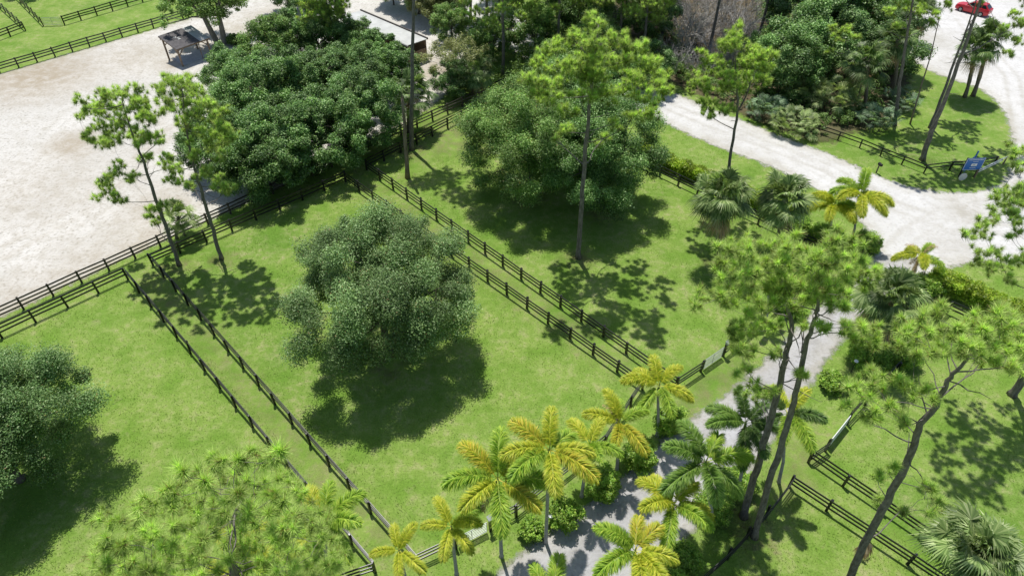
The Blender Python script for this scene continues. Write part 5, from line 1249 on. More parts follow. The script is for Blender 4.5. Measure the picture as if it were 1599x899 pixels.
pine('foreground pine crown filling the lower left of the photo', (-10.7, 12.47), [(0.0, 0, 0), (-0.08, 0, 7.26), (-0.46, 0, 12.09), (-0.26, 0, 15.51), (0.48, 0, 17.74), (1.14, 0, 19.3)], .26,
     [(0.2,1.71,18.83,0.52),(0.98,0.08,21.53,0.29),(3.93,-2.35,23.73,0.43),(0.9,1.59,18.01,0.48),(2.68,0.7,20.06,0.38),(2.92,0.5,20.37,0.32),(3.45,-0.52,13.21,0.57),(3.63,-0.84,14.59,0.35),(-8.08,3.03,9.18,0.48),(-4.98,0.82,14.12,0.29),(-0.55,-2.0,21.04,0.49),(-4.6,1.84,13.22,0.59),(0.23,-1.23,21.47,0.38),(-1.15,-0.08,19.86,0.32),(3.08,0.76,18.77,0.54),(2.5,1.31,18.35,0.4),(-2.09,1.88,6.42,0.68),(-0.61,0.33,10.51,0.54),(3.37,-2.82,24.7,0.37),(-0.79,3.0,15.62,0.38),(-1.68,-0.86,20.12,0.5),(-2.98,1.11,17.54,0.46),(3.36,-2.09,18.06,0.51),(2.25,-0.5,15.01,0.36),(-4.68,3.17,13.4,0.47),(1.38,-2.7,24.15,0.21),(-4.85,3.06,11.04,0.74),(-2.95,0.71,14.64,0.51),(-1.62,0.17,17.93,0.5),(-3.5,2.52,14.25,0.42),(-3.36,0.78,9.97,0.46),(-3.87,1.52,8.51,0.42),(2.17,-0.49,19.41,0.53),(2.75,-1.66,21.96,0.37),(-2.64,3.23,14.8,0.61),(-0.91,1.51,16.72,0.45),(-2.78,2.77,8.57,0.76),(-0.55,0.49,14.46,0.48),(1.47,0.08,10.9,0.54),(2.65,-1.06,13.92,0.3),(-6.96,2.82,6.38,0.68),(-5.23,1.01,9.14,0.55),(2.28,-3.34,23.46,0.32),(2.13,-3.17,23.08,0.28),(-4.02,2.73,9.7,0.61),(-2.26,0.41,14.59,0.46),(2.77,-1.64,24.84,0.3),(3.71,-2.61,26.06,0.23),(-6.17,0.63,14.21,0.57),(-2.9,-2.36,19.64,0.39),(1.19,1.78,12.51,0.48),(0.73,2.44,11.67,0.39),(0.48,-1.94,16.97,0.35),(1.29,-2.62,18.79,0.23),(-3.56,0.05,17.91,0.58),(-7.48,3.17,13.2,0.62),(0.88,-0.21,17.99,0.46),(0.07,0.96,16.25,0.34),(-5.43,1.17,10.95,0.66),(-2.07,-2.04,17.51,0.31),(3.07,-1.85,23.82,0.31),(3.68,-3.16,25.62,0.23),(-7.83,3.08,2.7,0.57),(-6.42,1.84,4.7,0.33),(3.17,-0.97,23.44,0.38),(3.45,-1.53,24.86,0.29),(-5.33,0.4,9.94,0.45),(-7.61,2.98,4.64,0.38),(-1.08,-1.74,17.47,0.35),(-1.89,-1.14,16.87,0.23),(2.03,0.37,11.67,0.6),(3.78,-2.18,17.82,0.32),(3.6,-0.3,14.21,0.62),(3.64,-0.55,15.82,0.36),(-2.35,-2.48,18.45,0.39),(-7.75,1.48,8.46,0.46),(1.02,-1.48,16.05,0.59),(-2.84,2.88,5.13,0.51),(3.94,-2.23,22.07,0.47),(3.88,-1.15,20.81,0.33),(-1.46,2.78,16.46,0.55),(-0.2,1.95,18.03,0.38),(0.27,-2.08,23.2,0.4),(-2.04,-0.19,19.7,0.33),(1.27,-0.04,16.83,0.57),(3.72,-2.69,22.01,0.39),(0.42,-0.58,17.81,0.4),(-1.04,2.02,13.62,0.42),(3.2,-3.24,20.54,0.4),(3.74,-3.18,20.96,0.35),(-4.23,-1.95,15.14,0.47),(-9.63,1.54,7.06,0.47),(3.44,-2.78,23.84,0.42),(0.33,1.4,16.44,0.37),(-1.0,-3.1,19.66,0.37),(-4.66,-0.18,11.97,0.37),(4.19,-0.92,16.96,0.57),(4.54,-1.69,18.53,0.4),(4.27,-1.47,21.05,0.48),(2.84,1.3,16.66,0.4),(0.94,0.08,15.16,0.55),(0.92,0.22,14.72,0.34),(-1.78,-2.1,20.87,0.48),(-1.86,-1.94,20.2,0.37),(4.09,-1.0,18.77,0.41),(2.32,1.56,13.33,0.33),(0.91,0.18,21.86,0.4),(1.1,0.06,22.06,0.29),(-3.47,-1.92,15.92,0.4),(-6.97,0.7,8.88,0.33),(-2.74,-1.5,17.27,0.38),(-1.29,-2.72,19.67,0.23),(-4.98,3.35,6.65,0.79),(-0.03,-1.95,18.03,0.34),(2.94,-0.64,12.18,0.62),(3.98,-1.57,14.81,0.39),(-4.25,2.47,3.92,0.54),(-4.08,2.65,3.78,0.44),(-7.87,0.91,9.79,0.66),(-4.43,-1.45,14.14,0.44),(2.55,0.78,12.62,0.65),(2.96,0.66,13.03,0.39),(1.63,-1.41,23.7,0.43),(-0.62,0.96,19.81,0.45),(3.31,-1.13,21.0,0.38),(2.71,-0.41,19.88,0.25),(1.03,-0.84,17.87,0.57),(0.81,-0.45,17.3,0.36),(-2.59,-0.04,15.18,0.56),(0.43,-2.74,21.58,0.29),(0.82,-1.57,21.58,0.36),(-2.26,1.8,15.35,0.33),(-1.29,1.58,16.14,0.47),(-0.09,0.32,17.58,0.34),(2.55,2.7,11.27,0.49),(4.4,-0.47,16.95,0.26),(1.34,-2.37,24.42,0.31),(1.18,-1.95,23.82,0.29),(1.99,-2.44,22.15,0.42),(-0.38,-0.57,18.07,0.32),(-4.03,0.77,15.95,0.54),(-4.34,1.21,15.95,0.34),(2.46,-2.42,17.59,0.46),(-1.49,2.15,5.95,0.47),(2.58,-3.15,26.4,0.25),(-0.51,0.23,20.72,0.29),(2.51,2.58,13.58,0.57),(3.21,1.11,15.39,0.43),(-1.94,-1.41,13.69,0.5),(-1.6,-2.44,15.22,0.31),(-3.65,0.16,14.92,0.52),(-0.85,-2.55,19.92,0.34),(-4.59,1.85,12.59,0.55),(-4.71,1.69,13.43,0.42),(-2.03,-2.5,20.03,0.49),(-2.31,-1.85,18.59,0.41),(-2.99,0.55,9.43,0.47),(0.03,-2.0,15.63,0.23),(1.59,-1.14,20.98,0.32),(-0.26,1.8,16.45,0.31),(-0.89,2.42,5.9,0.59),(1.19,0.56,10.63,0.42),(0.86,2.0,10.62,0.47),(3.48,-2.17,19.14,0.24),(-1.41,0.44,10.18,0.68),(1.7,-2.79,18.16,0.31),(-4.7,2.18,8.18,0.57),(-2.38,-0.27,13.26,0.31),(-0.01,0.76,18.58,0.58),(2.71,-2.83,25.35,0.27),(-3.47,-1.89,14.96,0.54),(-3.4,-2.17,16.26,0.31),(0.4,-3.36,19.7,0.45),(-0.22,-3.0,19.76,0.28),(2.4,-0.45,23.11,0.35),(2.73,-0.47,22.83,0.27),(-4.41,0.72,14.86,0.47),(-1.36,-2.14,20.78,0.24),(0.35,1.96,12.55,0.49),(2.35,-0.45,17.83,0.32),(1.98,0.32,20.16,0.37),(1.62,1.12,18.8,0.31),(-0.69,2.51,7.38,0.51),(0.66,1.64,9.89,0.42),(2.14,1.14,15.17,0.55),(2.46,1.81,14.35,0.42),(-5.69,3.34,7.37,0.53),(-0.53,-1.93,18.0,0.23),(-0.14,-0.83,16.43,0.41),(1.5,-1.96,19.52,0.23),(1.65,2.32,16.45,0.49),(4.13,-2.26,23.64,0.25),(0.02,0.41,13.98,0.49),(-0.46,0.37,13.98,0.35),(1.48,-0.79,11.98,0.61),(1.94,-0.8,13.0,0.41),(-3.99,-1.46,16.66,0.46),(-4.72,-0.41,14.78,0.38),(-1.39,2.03,5.59,0.79),(2.1,-2.68,16.11,0.44),(0.1,2.01,11.04,0.58),(0.33,2.19,9.99,0.45),(1.23,2.75,10.03,0.69),(2.88,0.2,14.83,0.41),(4.73,-2.75,26.33,0.29),(5.19,-3.1,27.25,0.18),(-2.85,1.0,13.95,0.56),(-1.74,0.21,15.28,0.42),(-1.77,1.5,17.66,0.61),(1.13,-1.35,22.47,0.32),(3.79,-2.8,16.84,0.45),(0.13,1.29,6.54,0.53),(-5.61,2.03,10.13,0.56),(-0.93,-2.42,19.32,0.34),(4.28,-2.08,22.45,0.36),(4.44,-2.88,23.34,0.23),(-1.08,0.03,17.64,0.59),(-1.97,0.62,15.32,0.57),(-1.0,-0.16,10.23,0.46),(-1.9,0.3,8.26,0.32)], 48, 'pine', .37, 56, 11, .020, dead=5, group='tall slash pines')
pine('tall straight pine trunk rising past the top of the photo beside the broken snag', (-11.46, 68.31), [(0.0, 0, 0), (0.66, 0, 6.63), (1.54, 0, 14.25), (2.47, 0, 21.98), (2.99, 0, 26.18)], .25,
     [(1.78,1.76,21.77,1.7),(0.32,0.08,22.5,1.05),(4.7,-2.42,23.7,1.58),(2.6,1.64,24.02,1.36),(-0.36,0.72,22.88,1.54),(0.15,0.51,22.92,1.32),(3.48,-0.54,24.78,1.6),(3.21,-0.87,25.58,1.01),(0.7,3.12,24.45,1.68),(2.18,0.84,25.64,1.16),(5.9,-2.06,25.15,1.45),(6.14,1.89,23.68,1.35),(3.17,-1.27,26.7,1.55),(1.45,-0.09,27.13,1.22),(-0.75,0.78,24.47,1.4),(-1.71,1.35,24.95,1.03),(5.36,1.94,20.88,1.23),(5.51,0.34,21.6,1.06)], 49, 'pine_soft', .42, 36, 9, .036, dead=3, group='tall slash pines')
pine('thick pine leaning right from the grass island beside the blue sign', (45.95, 66.13), [(0.0, 0, 0.0), (-0.42, 0, 3.61), (-0.55, 0, 7.01), (-0.98, 0, 12.22), (-1.49, 0, 16.94), (-1.92, 0, 20.41)], .30,
     [(0.46,2.06,19.19,1.34),(1.04,3.35,19.39,1.08),(4.3,4.49,17.19,1.28),(2.83,1.18,19.28,0.84),(-1.02,2.49,20.21,1.33),(-2.22,1.76,19.62,1.19),(5.61,4.1,16.08,1.16),(6.84,4.26,16.41,0.9),(5.9,5.32,14.22,0.86),(7.03,5.15,13.49,0.7),(5.16,2.19,14.37,0.83),(8.18,5.91,13.05,0.59),(3.69,2.22,13.46,0.78),(5.48,4.58,13.14,0.7),(7.01,3.94,11.81,0.74),(6.07,3.01,12.54,0.48),(7.7,5.48,10.05,0.62),(7.05,4.2,10.35,0.52),(8.82,5.26,11.68,0.95),(9.9,5.28,11.68,0.82),(-4.23,1.22,20.6,1.31),(-4.41,2.76,19.95,1.01),(2.16,3.99,20.34,1.48),(0.88,3.0,21.96,0.87),(-0.06,5.2,21.15,1.49),(-0.07,1.96,21.12,1.22),(2.27,2.81,21.25,1.45),(1.99,2.08,22.52,0.91),(-5.7,1.14,19.77,1.08),(-6.38,2.03,19.46,0.97),(6.1,3.04,17.07,1.39),(9.3,5.3,16.21,1.06),(1.79,5.04,17.01,1.03),(-1.2,0.81,18.62,0.69),(-1.98,2.47,19.64,1.22),(-1.89,2.64,19.26,0.74),(3.75,2.39,19.09,1.35),(4.77,3.11,18.81,1.02)], 50, 'pine_soft', .40, 40, 9, .036, dead=4, group='tall slash pines')
pine('thinner pine just behind the thick leaning pine on the grass island', (50.05, 73.28), [(0.0, 0, 0), (-0.25, 0, 3.49), (-0.64, 0, 8.14), (-0.94, 0, 12.3), (-1.55, 0, 16.3)], .20,
     [(1.8,5.54,15.11,1.42),(-0.9,2.71,16.04,0.89),(0.37,6.25,15.9,1.42),(0.35,5.11,15.12,1.02),(1.45,3.33,17.15,1.36),(3.83,6.38,15.85,1.1),(-3.54,1.74,16.69,1.08),(-2.67,2.84,15.31,0.94),(-3.89,4.56,17.42,1.51),(-4.3,3.36,16.89,0.98),(-2.31,2.53,19.28,1.59),(1.15,5.25,17.18,1.38),(2.46,5.95,18.62,1.52),(2.95,6.33,17.55,1.14),(-4.79,4.44,16.14,1.25),(-4.69,2.44,16.02,1.04),(-3.87,3.69,19.57,1.47),(-2.26,3.59,19.7,0.89),(3.59,5.94,13.24,0.72),(2.23,4.24,13.2,0.45)], 51, 'pine_soft', .40, 40, 9, .036, dead=3, group='tall slash pines')
pine('pine at the right edge of the photo whose boughs overhang the sand road', (38.02, 32.87), [(0.0, 0, 0), (-0.29, 0, 2.67), (-1.33, 0, 8.0), (-2.93, 0, 13.14), (-4.85, 0, 17.11), (-6.2, 0, 19.35)], .30,
     [(-7.04,2.52,16.13,0.56),(-10.74,-2.05,19.85,0.39),(-6.37,2.97,15.2,0.41),(-12.18,-2.93,20.08,0.39),(-12.1,-2.58,20.14,0.28),(-11.45,-1.98,19.86,0.29),(-6.46,2.37,15.69,0.6),(-6.74,2.69,15.8,0.51),(-8.05,0.46,16.56,0.5),(-9.9,-1.92,18.25,0.45),(-9.98,-2.44,18.21,0.34),(-10.26,-1.89,18.2,0.34),(-8.54,0.93,16.1,0.54),(-8.75,0.18,16.24,0.42),(-9.96,-0.26,17.58,0.31),(-9.24,0.33,15.92,0.49),(-10.47,-0.42,16.94,0.31),(-9.65,0.29,15.83,0.34),(-10.08,-0.28,15.9,0.49),(-7.03,2.71,13.22,0.34),(-7.44,1.87,13.78,0.44),(-9.49,1.03,14.74,0.41),(-12.65,-2.54,17.33,0.32),(-9.08,0.98,14.35,0.32),(-7.37,0.1,15.51,0.49),(-9.64,-2.06,16.92,0.4),(-6.56,1.43,15.03,0.31),(-7.95,0.28,17.56,0.57),(-6.45,1.76,16.51,0.47),(-10.55,-2.08,19.28,0.32),(-10.73,-2.52,15.9,0.51),(-6.36,1.66,11.7,0.41),(-10.27,-1.43,15.34,0.45),(-5.85,2.25,12.24,0.54),(-8.5,-1.23,14.6,0.42),(-10.05,-1.99,15.65,0.33),(-6.22,2.61,10.76,0.55),(-10.19,-1.43,14.73,0.32),(-6.82,1.77,11.72,0.35),(-9.04,-1.39,14.12,0.54),(-6.61,0.93,12.05,0.46),(-7.37,0.04,12.39,0.46),(-4.6,2.4,10.71,0.6),(-5.96,0.65,12.78,0.42),(-9.1,-2.66,15.63,0.42),(-8.34,-2.3,15.29,0.56),(-6.82,-0.94,14.51,0.44),(-8.14,-2.39,15.63,0.37),(-7.44,-1.41,13.2,0.45),(-5.46,0.18,11.38,0.3),(-4.78,1.09,10.61,0.41),(-5.64,0.54,13.48,0.56),(-5.3,0.47,12.81,0.49),(-7.19,-1.41,15.59,0.32),(-10.51,-0.46,21.63,0.44),(-12.0,-2.08,22.32,0.35),(-8.6,2.7,20.15,0.39),(-11.72,-2.51,21.79,0.46),(-10.13,-0.17,20.79,0.35),(-7.48,2.41,18.49,0.44),(-6.84,2.9,16.88,0.51),(-10.22,-1.19,19.22,0.39),(-9.97,-1.16,19.45,0.29),(-7.85,0.88,18.24,0.56),(-9.81,-1.35,19.7,0.44),(-7.56,0.82,17.71,0.48),(-5.21,2.63,16.67,1.01),(-7.42,-0.09,17.95,0.64),(-7.06,-0.35,18.24,0.61),(-6.11,-0.19,16.78,1.05),(-8.66,-2.27,18.6,0.82),(-2.55,2.33,15.0,0.86),(-8.15,-2.06,19.89,0.96),(-4.69,2.42,18.04,0.72),(-7.4,-1.17,18.59,0.65),(-5.28,-1.03,15.02,1.06),(-0.95,2.78,13.38,0.73),(-2.48,2.67,12.34,0.9),(-3.77,0.4,12.26,0.95),(-6.24,-2.71,13.82,0.75),(-3.58,-0.54,12.87,0.58),(-3.67,0.08,16.11,1.06),(-5.09,-2.26,18.14,0.79),(-0.43,1.7,14.3,0.81),(-4.66,0.77,17.95,1.05),(-3.57,1.74,17.73,0.78),(-4.93,0.25,19.4,0.67),(-9.96,-1.48,21.34,0.79),(-9.69,-0.93,21.89,0.61),(-7.41,1.75,20.16,0.65),(-8.35,-0.95,20.81,0.88),(-5.91,1.47,20.33,0.58),(-4.32,2.47,17.66,0.78)], 52, 'pine_soft', .36, 46, 9, .028, dead=4, group='tall slash pines')
pine('slim grey pine trunk at the right edge of the woods', (46.08, 73.9), [(0.0, 0, 0), (-1.46, 0, 5.41), (-2.69, 0, 10.65), (-3.81, 0, 15.44), (-4.37, 0, 17.68)], .22,
     [(-3.84,1.01,14.01,0.9),(-2.7,2.1,12.92,0.67),(-1.27,1.72,13.21,0.91),(-3.41,-2.22,14.26,0.71),(-1.27,-1.15,13.73,0.74),(-0.14,1.16,12.1,0.64),(-6.0,-1.3,13.92,0.74),(-6.9,-1.74,14.29,0.54),(0.75,0.77,13.97,0.83),(1.84,2.31,13.17,0.59),(-3.52,0.85,15.28,1.02),(-5.48,-0.42,16.14,0.63),(-1.13,1.24,14.88,0.96),(-2.35,-0.25,15.86,0.78),(-4.12,2.2,15.68,1.03),(-5.49,-1.31,17.35,0.69),(-2.71,1.54,16.55,1.02),(-5.99,-2.15,18.61,0.77),(-5.02,-1.27,12.42,0.55),(-4.68,-0.56,12.26,0.39)], 53, 'pine', .40, 40, 9, .038, dead=4, group='tall slash pines')

# one bare thin trunk and one broken snag
def bare_trunk(label, base, pts, r0, name, mat, twigs, seed, group=None):
    r = random.Random(seed)
    t = thing(name, label, 'dead tree', base, 0, group)
    mb = MB(); n = len(pts)
    path = []
    for a, b in zip(pts[:-1], pts[1:]):
        for k in range(3):
            path.append(Vector(a).lerp(Vector(b), k / 3) + Vector((r.uniform(-1, 1), r.uniform(-1, 1), 0)) * r0 * .25)
    path.append(Vector(pts[-1]))
    mb.tube(path, [r0 * (1.3 if i == 0 else 1) * (1 - .55 * i / len(path)) * r.uniform(.93, 1.07) for i in range(len(path))], 9)
    mb.build('trunk', M[mat], t, smooth=True)
    mb = MB()
    for _ in range(twigs):
        p = path[r.randrange(len(path) // 2, len(path))]
        e = p + Vector((r.uniform(-1, 1), r.uniform(-1, 1), r.uniform(-.2, .5))) * 1.6
        mb.tube([p, p.lerp(e, .5) + Vector((0, 0, .2)), e], [.035, .025, .01], 4)
    if twigs:
        mb.build('branches', M['twig'], t)
    else:
        for k in range(7):
            a = k * .9
            p = path[-1] + Vector((math.cos(a), math.sin(a), 0)) * r0 * .35
            mb.tube([p - Vector((0, 0, .25)), p + Vector((0, 0, r.uniform(.1, .5)))], [r0 * .16, .01], 4)
        mb.build('splinters', M[mat], t)
bare_trunk('broken bare tree snag standing on the grass beside the tall pine trunk', (-11.25, 62.51), [(0.0, 0, 0), (0.19, 0, 3.79), (0.32, 0, 7.47), (0.38, 0, 9.28)], .24, 'tree_snag', 'bark_snag', 0, 3)
bare_trunk('thin bare leaning stem on the grass island left of the leaning pines', (48.07, 74.21), [(0.0, 0, 0), (-0.66, 0, 5.26), (-1.13, 0, 9.07), (-1.84, 0, 12.77)], .09, 'dead_stem', 'bark_snag', 4, 5)

# woods across the top of the photo: pines
WP = [
    (-1.25, 87.42, 19.5, 4.6, 0.3, 'pine_soft', 'pine at the top centre whose grey trunk stands above the yellowish tree'),
    (6.1, 91.03, 19, 5.0, 0.34, 'pine', 'broad bright pine behind the tallest pine crown'),
    (12.41, 99.83, 18.5, 4.2, 0.35, 'pine', 'pine with dark forked limbs at the top edge of the photo'),
    (17.44, 89.4, 17.5, 3.8, 0.3, 'pine_soft', 'bluish green pine at the left end of the grey brush'),
    (22.03, 99.36, 19, 3.6, 0.45, 'pine_soft', 'pine at the top edge above the grey brush'),
    (2.75, 101.73, 18, 4.4, 0.32, 'pine', 'yellow green pine at the top edge left of the dark forked limbs'),
    (-6.37, 105.2, 17, 3.8, 0.32, 'pine_soft', 'thin crowned pine over the sandy yard'),
    (28.09, 94.84, 20, 3.4, 0.6, 'pine_dark', 'pine with a bare dark trunk in the middle of the grey brush'),
    (36.0, 98.43, 20, 3.4, 0.58, 'pine_dark', 'pine with a bare trunk at the right end of the grey brush'),
    (-24.16, 91.03, 13, 3.0, 0.42, 'pine', 'pine with a bare bleached limb at the top of the thicket'),
    (-14.7, 109.38, 15, 3.2, 0.2, 'pine', 'small pine behind the far edge of the long shed'),
    (44.74, 99.83, 19, 3.2, 0.5, 'pine_dark', 'dark pine in the middle of the right woods'),
    (10.58, 107.26, 17, 4.4, 0.3, 'pine', 'pine at the top edge behind the dark forked limbs'),
    (14.65, 92.7, 18, 4.2, 0.32, 'pine_soft', 'pine between the forked limb pine and the bluish green pine'),
    (17.66, 107.79, 18, 4.2, 0.32, 'pine', 'pine at the top edge left of the grey brush'),
    (6.5, 112.68, 17, 4.2, 0.3, 'pine_soft', 'furthest pine at the top edge, left of centre of the woods'),
    (-3.68, 97.06, 18, 3.6, 0.36, 'pine', 'bright pine rising over the sandy yard beside the grey trunk'),]
WPG = [(-1.25, 87.42), (6.1, 91.03), (12.41, 99.83), (17.44, 89.4), (22.03, 99.36), (2.75, 101.73), (-6.37, 105.2), (28.09, 94.84), (36.0, 98.43), (-24.16, 91.03), (-14.7, 109.38), (44.74, 99.83), (10.58, 107.26), (14.65, 92.7), (17.66, 107.79), (6.5, 112.68), (-3.68, 97.06)]
for i, (x_, y_, h_, R_, zf_, m_, lab) in enumerate(WP):
    rg = np.random.default_rng(300 + i)
    pf = auto_puffs(rg, h_, R_ * 1.1, h_ * zf_ + 1.5, 52, 1.25)
    pine(lab, WPG[i], [(0, 0, 0), (.15, 0, h_ * .3), (-.1, .1, h_ * .65), (.1, 0, h_ * .97)], .24, pf, 300 + i, m_, .44, 34, 8, .042, dead=5, group='pines of the woods at the top')

# yellowish sapling in front of the right woods
rg = np.random.default_rng(77)
pine('small yellow green pine sapling in front of the dark right woods', (44.01, 80.1), [(0.0, 0, 0), (-0.72, 0, 3.27), (-2.74, 0, 5.73), (-4.45, 0, 8.1)], .10,
     [(-4.61,0.65,8.61,0.69),(-4.9,-0.77,9.42,0.45),(-6.59,-0.71,9.76,0.6),(-6.15,0.26,9.31,0.47),(-3.84,0.91,8.89,0.69),(-4.46,-0.65,9.03,0.41),(-3.75,-0.63,8.52,0.6),(-3.15,-0.36,8.39,0.52),(-5.81,-0.59,6.94,0.54),(-6.26,-0.62,6.65,0.41),(-5.07,-0.12,8.0,0.61),(-5.55,0.41,8.15,0.47),(0.83,0.48,7.12,0.54),(0.43,0.49,6.74,0.49)], 77, 'pine', .40, 40, 10, .036, group='pines of the woods at the top')

# woods: broadleaf trees, three kinds copied
proto = {}
WB = [
    (34.23, 81.49, 0.95, 'broad', 'dark round tree at the left front of the right woods'),
    (40.0, 87.42, 1.1, 'broad', 'dark tree above the pale palmettos in the right woods'),
    (40.3, 97.06, 1.05, 'oak_dark', 'dark tree at the top edge right of the grey brush'),
    (47.73, 97.52, 1.1, 'broad', 'dark tree at the top edge in the centre of the right woods'),
    (49.52, 87.42, 0.95, 'oak_dark', 'dark tree at the right front of the right woods'),
    (54.61, 102.71, 1.05, 'broad', 'dark tree at the top edge beside the parking sand'),
    (51.09, 109.92, 1.1, 'oak_dark', 'dark tree at the top edge behind the yellow sapling'),
    (33.33, 89.0, 0.6, 'laurel', 'small light tree at the right end of the grey brush'),
    (5.15, 81.49, 0.75, 'laurel', 'light green tree tucked under the left side of the tallest pine crown'),
    (-2.65, 92.06, 0.7, 'laurel', 'light green tree beside the grey pine trunk at the top centre'),
    (-7.52, 81.14, 0.55, 'oak_dark', 'dark bushy tree at the corner of the brown fence'),
    (10.91, 88.01, 0.8, 'broad', 'green tree behind the crown of the tallest pine'),
    (17.19, 83.29, 0.7, 'broad', 'dark tree at the near edge of the white road'),
    (-9.97, 107.26, 0.7, 'pale', 'pale tree at the top edge beyond the long shed'),
    (-19.26, 113.25, 0.7, 'laurel', 'light green tree behind the long shed roof'),
    (25.1, 113.25, 0.7, 'broad', 'dark tree at the top edge above the grey brush'),
    (-35.17, 109.92, 0.8, 'broad', 'green tree at the top edge above the thicket'),
    (-2.05, 114.1, 0.9, 'laurel', 'light green tree at the top edge above the sandy yard'),
    (-16.4, 111.01, 0.75, 'laurel', 'light green tree behind the middle of the long shed roof'),
    (-12.64, 105.71, 0.7, 'pale', 'pale loose tree at the right end of the long shed'),
    (-8.83, 98.89, 0.6, 'laurel', 'small light green tree in the sandy yard above the pale tree'),
    (9.05, 99.36, 0.9, 'broad', 'dark green tree below the pine with forked limbs'),
    (14.99, 111.29, 0.95, 'broad', 'dark green tree at the top edge below the pines'),
    (19.47, 99.36, 0.85, 'oak_dark', 'dark tree left of the grey brush'),
    (3.22, 93.55, 0.8, 'laurel', 'light green tree in front of the yellow green top pine'),]
WBG = [(34.23, 81.49), (40.0, 87.42), (40.3, 97.06), (47.73, 97.52), (49.52, 87.42), (54.61, 102.71), (51.09, 109.92), (33.33, 89.0), (5.15, 81.49), (-2.65, 92.06), (-7.52, 81.14), (10.91, 88.01), (17.19, 83.29), (-9.97, 107.26), (-19.26, 113.25), (25.1, 113.25), (-35.17, 109.92), (-2.05, 114.1), (-16.4, 111.01), (-12.64, 105.71), (-8.83, 98.89), (9.05, 99.36), (14.99, 111.29), (19.47, 99.36), (3.22, 93.55)]
for i, (x_, y_, s_, m_, lab) in enumerate(WB):
    if m_ not in proto:
        proto[m_] = broadleaf(lab, WBG[i], (0, 0, 4.9), (4.8, 4.6, 4.4), 64, 1.4, 400 + i, m_, per=300, size=.26, r0=.2, limbs=8, low=-.75, group='broadleaf trees of the woods at the top', aspect=.55)
        proto[m_].scale = (s_, s_, s_)
    else:
        dup(proto[m_], WBG[i], i * 1.7, s_, lab)

# leafless grey brush
bm_ = [brush_mesh(61), brush_mesh(62), brush_mesh(63)]
BR = [
    (24.02, 92.7, 1.0, 'grey leafless bush at the left end of the brush'),
    (27.15, 99.36, 1.15, 'grey leafless bush left of the bare pine trunk, further back'),
    (28.7, 91.03, 1.0, 'grey leafless bush right of the bare pine trunk, at the front'),
    (31.73, 100.3, 1.2, 'grey leafless bush right of the bare pine trunk, further back'),
    (32.32, 92.7, 1.0, 'grey leafless bush at the right front of the brush'),
    (25.22, 87.04, 0.8, 'low grey leafless bush nearest the road'),
    (35.46, 102.22, 1.1, 'grey leafless bush at the right rear of the brush'),
    (31.12, 107.26, 1.2, 'grey leafless bush at the top edge of the photo'),
    (32.07, 96.17, 1.15, 'grey leafless bush in the middle of the right half of the brush'),
    (28.11, 106.22, 1.2, 'grey leafless bush at the top edge, left of the other one there'),
    (29.04, 98.43, 1.1, 'grey leafless bush right behind the bare pine trunk'),
    (22.22, 88.6, 0.9, 'low grey leafless bush at the left front of the brush by the road'),
    (25.49, 96.61, 1.35, 'broad grey leafless bush at the left side of the brush'),
    (29.82, 89.0, 0.95, 'low grey leafless bush at the front, left of the slender pine crown'),
    (35.53, 107.26, 1.4, 'grey leafless bush at the top edge, right of the bare pine trunk'),
    (25.29, 102.71, 1.3, 'grey leafless bush at the top left of the brush'),
    (33.66, 110.47, 1.5, 'furthest grey leafless bush at the top edge'),
    (35.3, 94.41, 0.9, 'grey leafless bush beside the bare trunk at the right end of the brush'),]
BRG = [(24.02, 92.7), (27.15, 99.36), (28.7, 91.03), (31.73, 100.3), (32.32, 92.7), (25.22, 87.04), (35.46, 102.22), (31.12, 107.26), (32.07, 96.17), (28.11, 106.22), (29.04, 98.43), (22.22, 88.6), (25.49, 96.61), (29.82, 89.0), (35.53, 107.26), (25.29, 102.71), (33.66, 110.47), (35.3, 94.41)]
for i, (x_, y_, s_, lab) in enumerate(BR):
    t = thing('leafless_bush', lab, 'bush', BRG[i], i * 1.3, 'grey leafless bushes at the top')
    o = obj('branches', bm_[i % 3], t)
    t.scale = (s_, s_, s_)

# undergrowth of the woods: nobody could count it
def undergrowth():
    rg = np.random.default_rng(9)
    polys = [[(20.8, 87.42), (24.76, 81.49), (31.06, 74.52), (36.14, 70.01), (40.69, 73.28), (46.45, 76.1), (53.91, 89.0), (70.35, 131.69), (44.58, 131.69), (33.51, 93.12), (22.82, 89.0)],
             [(-7.96, 78.07), (-4.83, 79.76), (0.04, 81.49), (16.52, 81.49), (20.06, 85.51), (15.26, 99.83), (-9.46, 99.83)], [(17.84, 91.03), (24.29, 83.29), (25.65, 104.7), (20.47, 109.92)]]
    cl_ = []
    for poly, n in zip(polys, (1500, 420, 160)):
        A = np.asarray(poly); lo, hi = A.min(0), A.max(0)
        P = lo + rg.uniform(0, 1, (n * 6, 2)) * (hi - lo)
        P = P[poly_sd(P, poly) > .3][:n]
        for p in P:
            r = rg.uniform(.4, 1.1)
            cl_.append((p[0], p[1], r * rg.uniform(.4, 1.0) + rg.uniform(0, 1.1) * (rg.uniform() < .4), r))
    V, CL = leaf_clumps(cl_, rg, 130, .24, .5, .8)
    V = V[V[:, :, 2].min(1) > .01]
    o = obj('undergrowth', cards('undergrowth', V, M['under'], None))
    o['kind'] = 'stuff'; o['label'] = 'low leafy undergrowth on the floor of the woods'; o['category'] = 'undergrowth'
undergrowth()

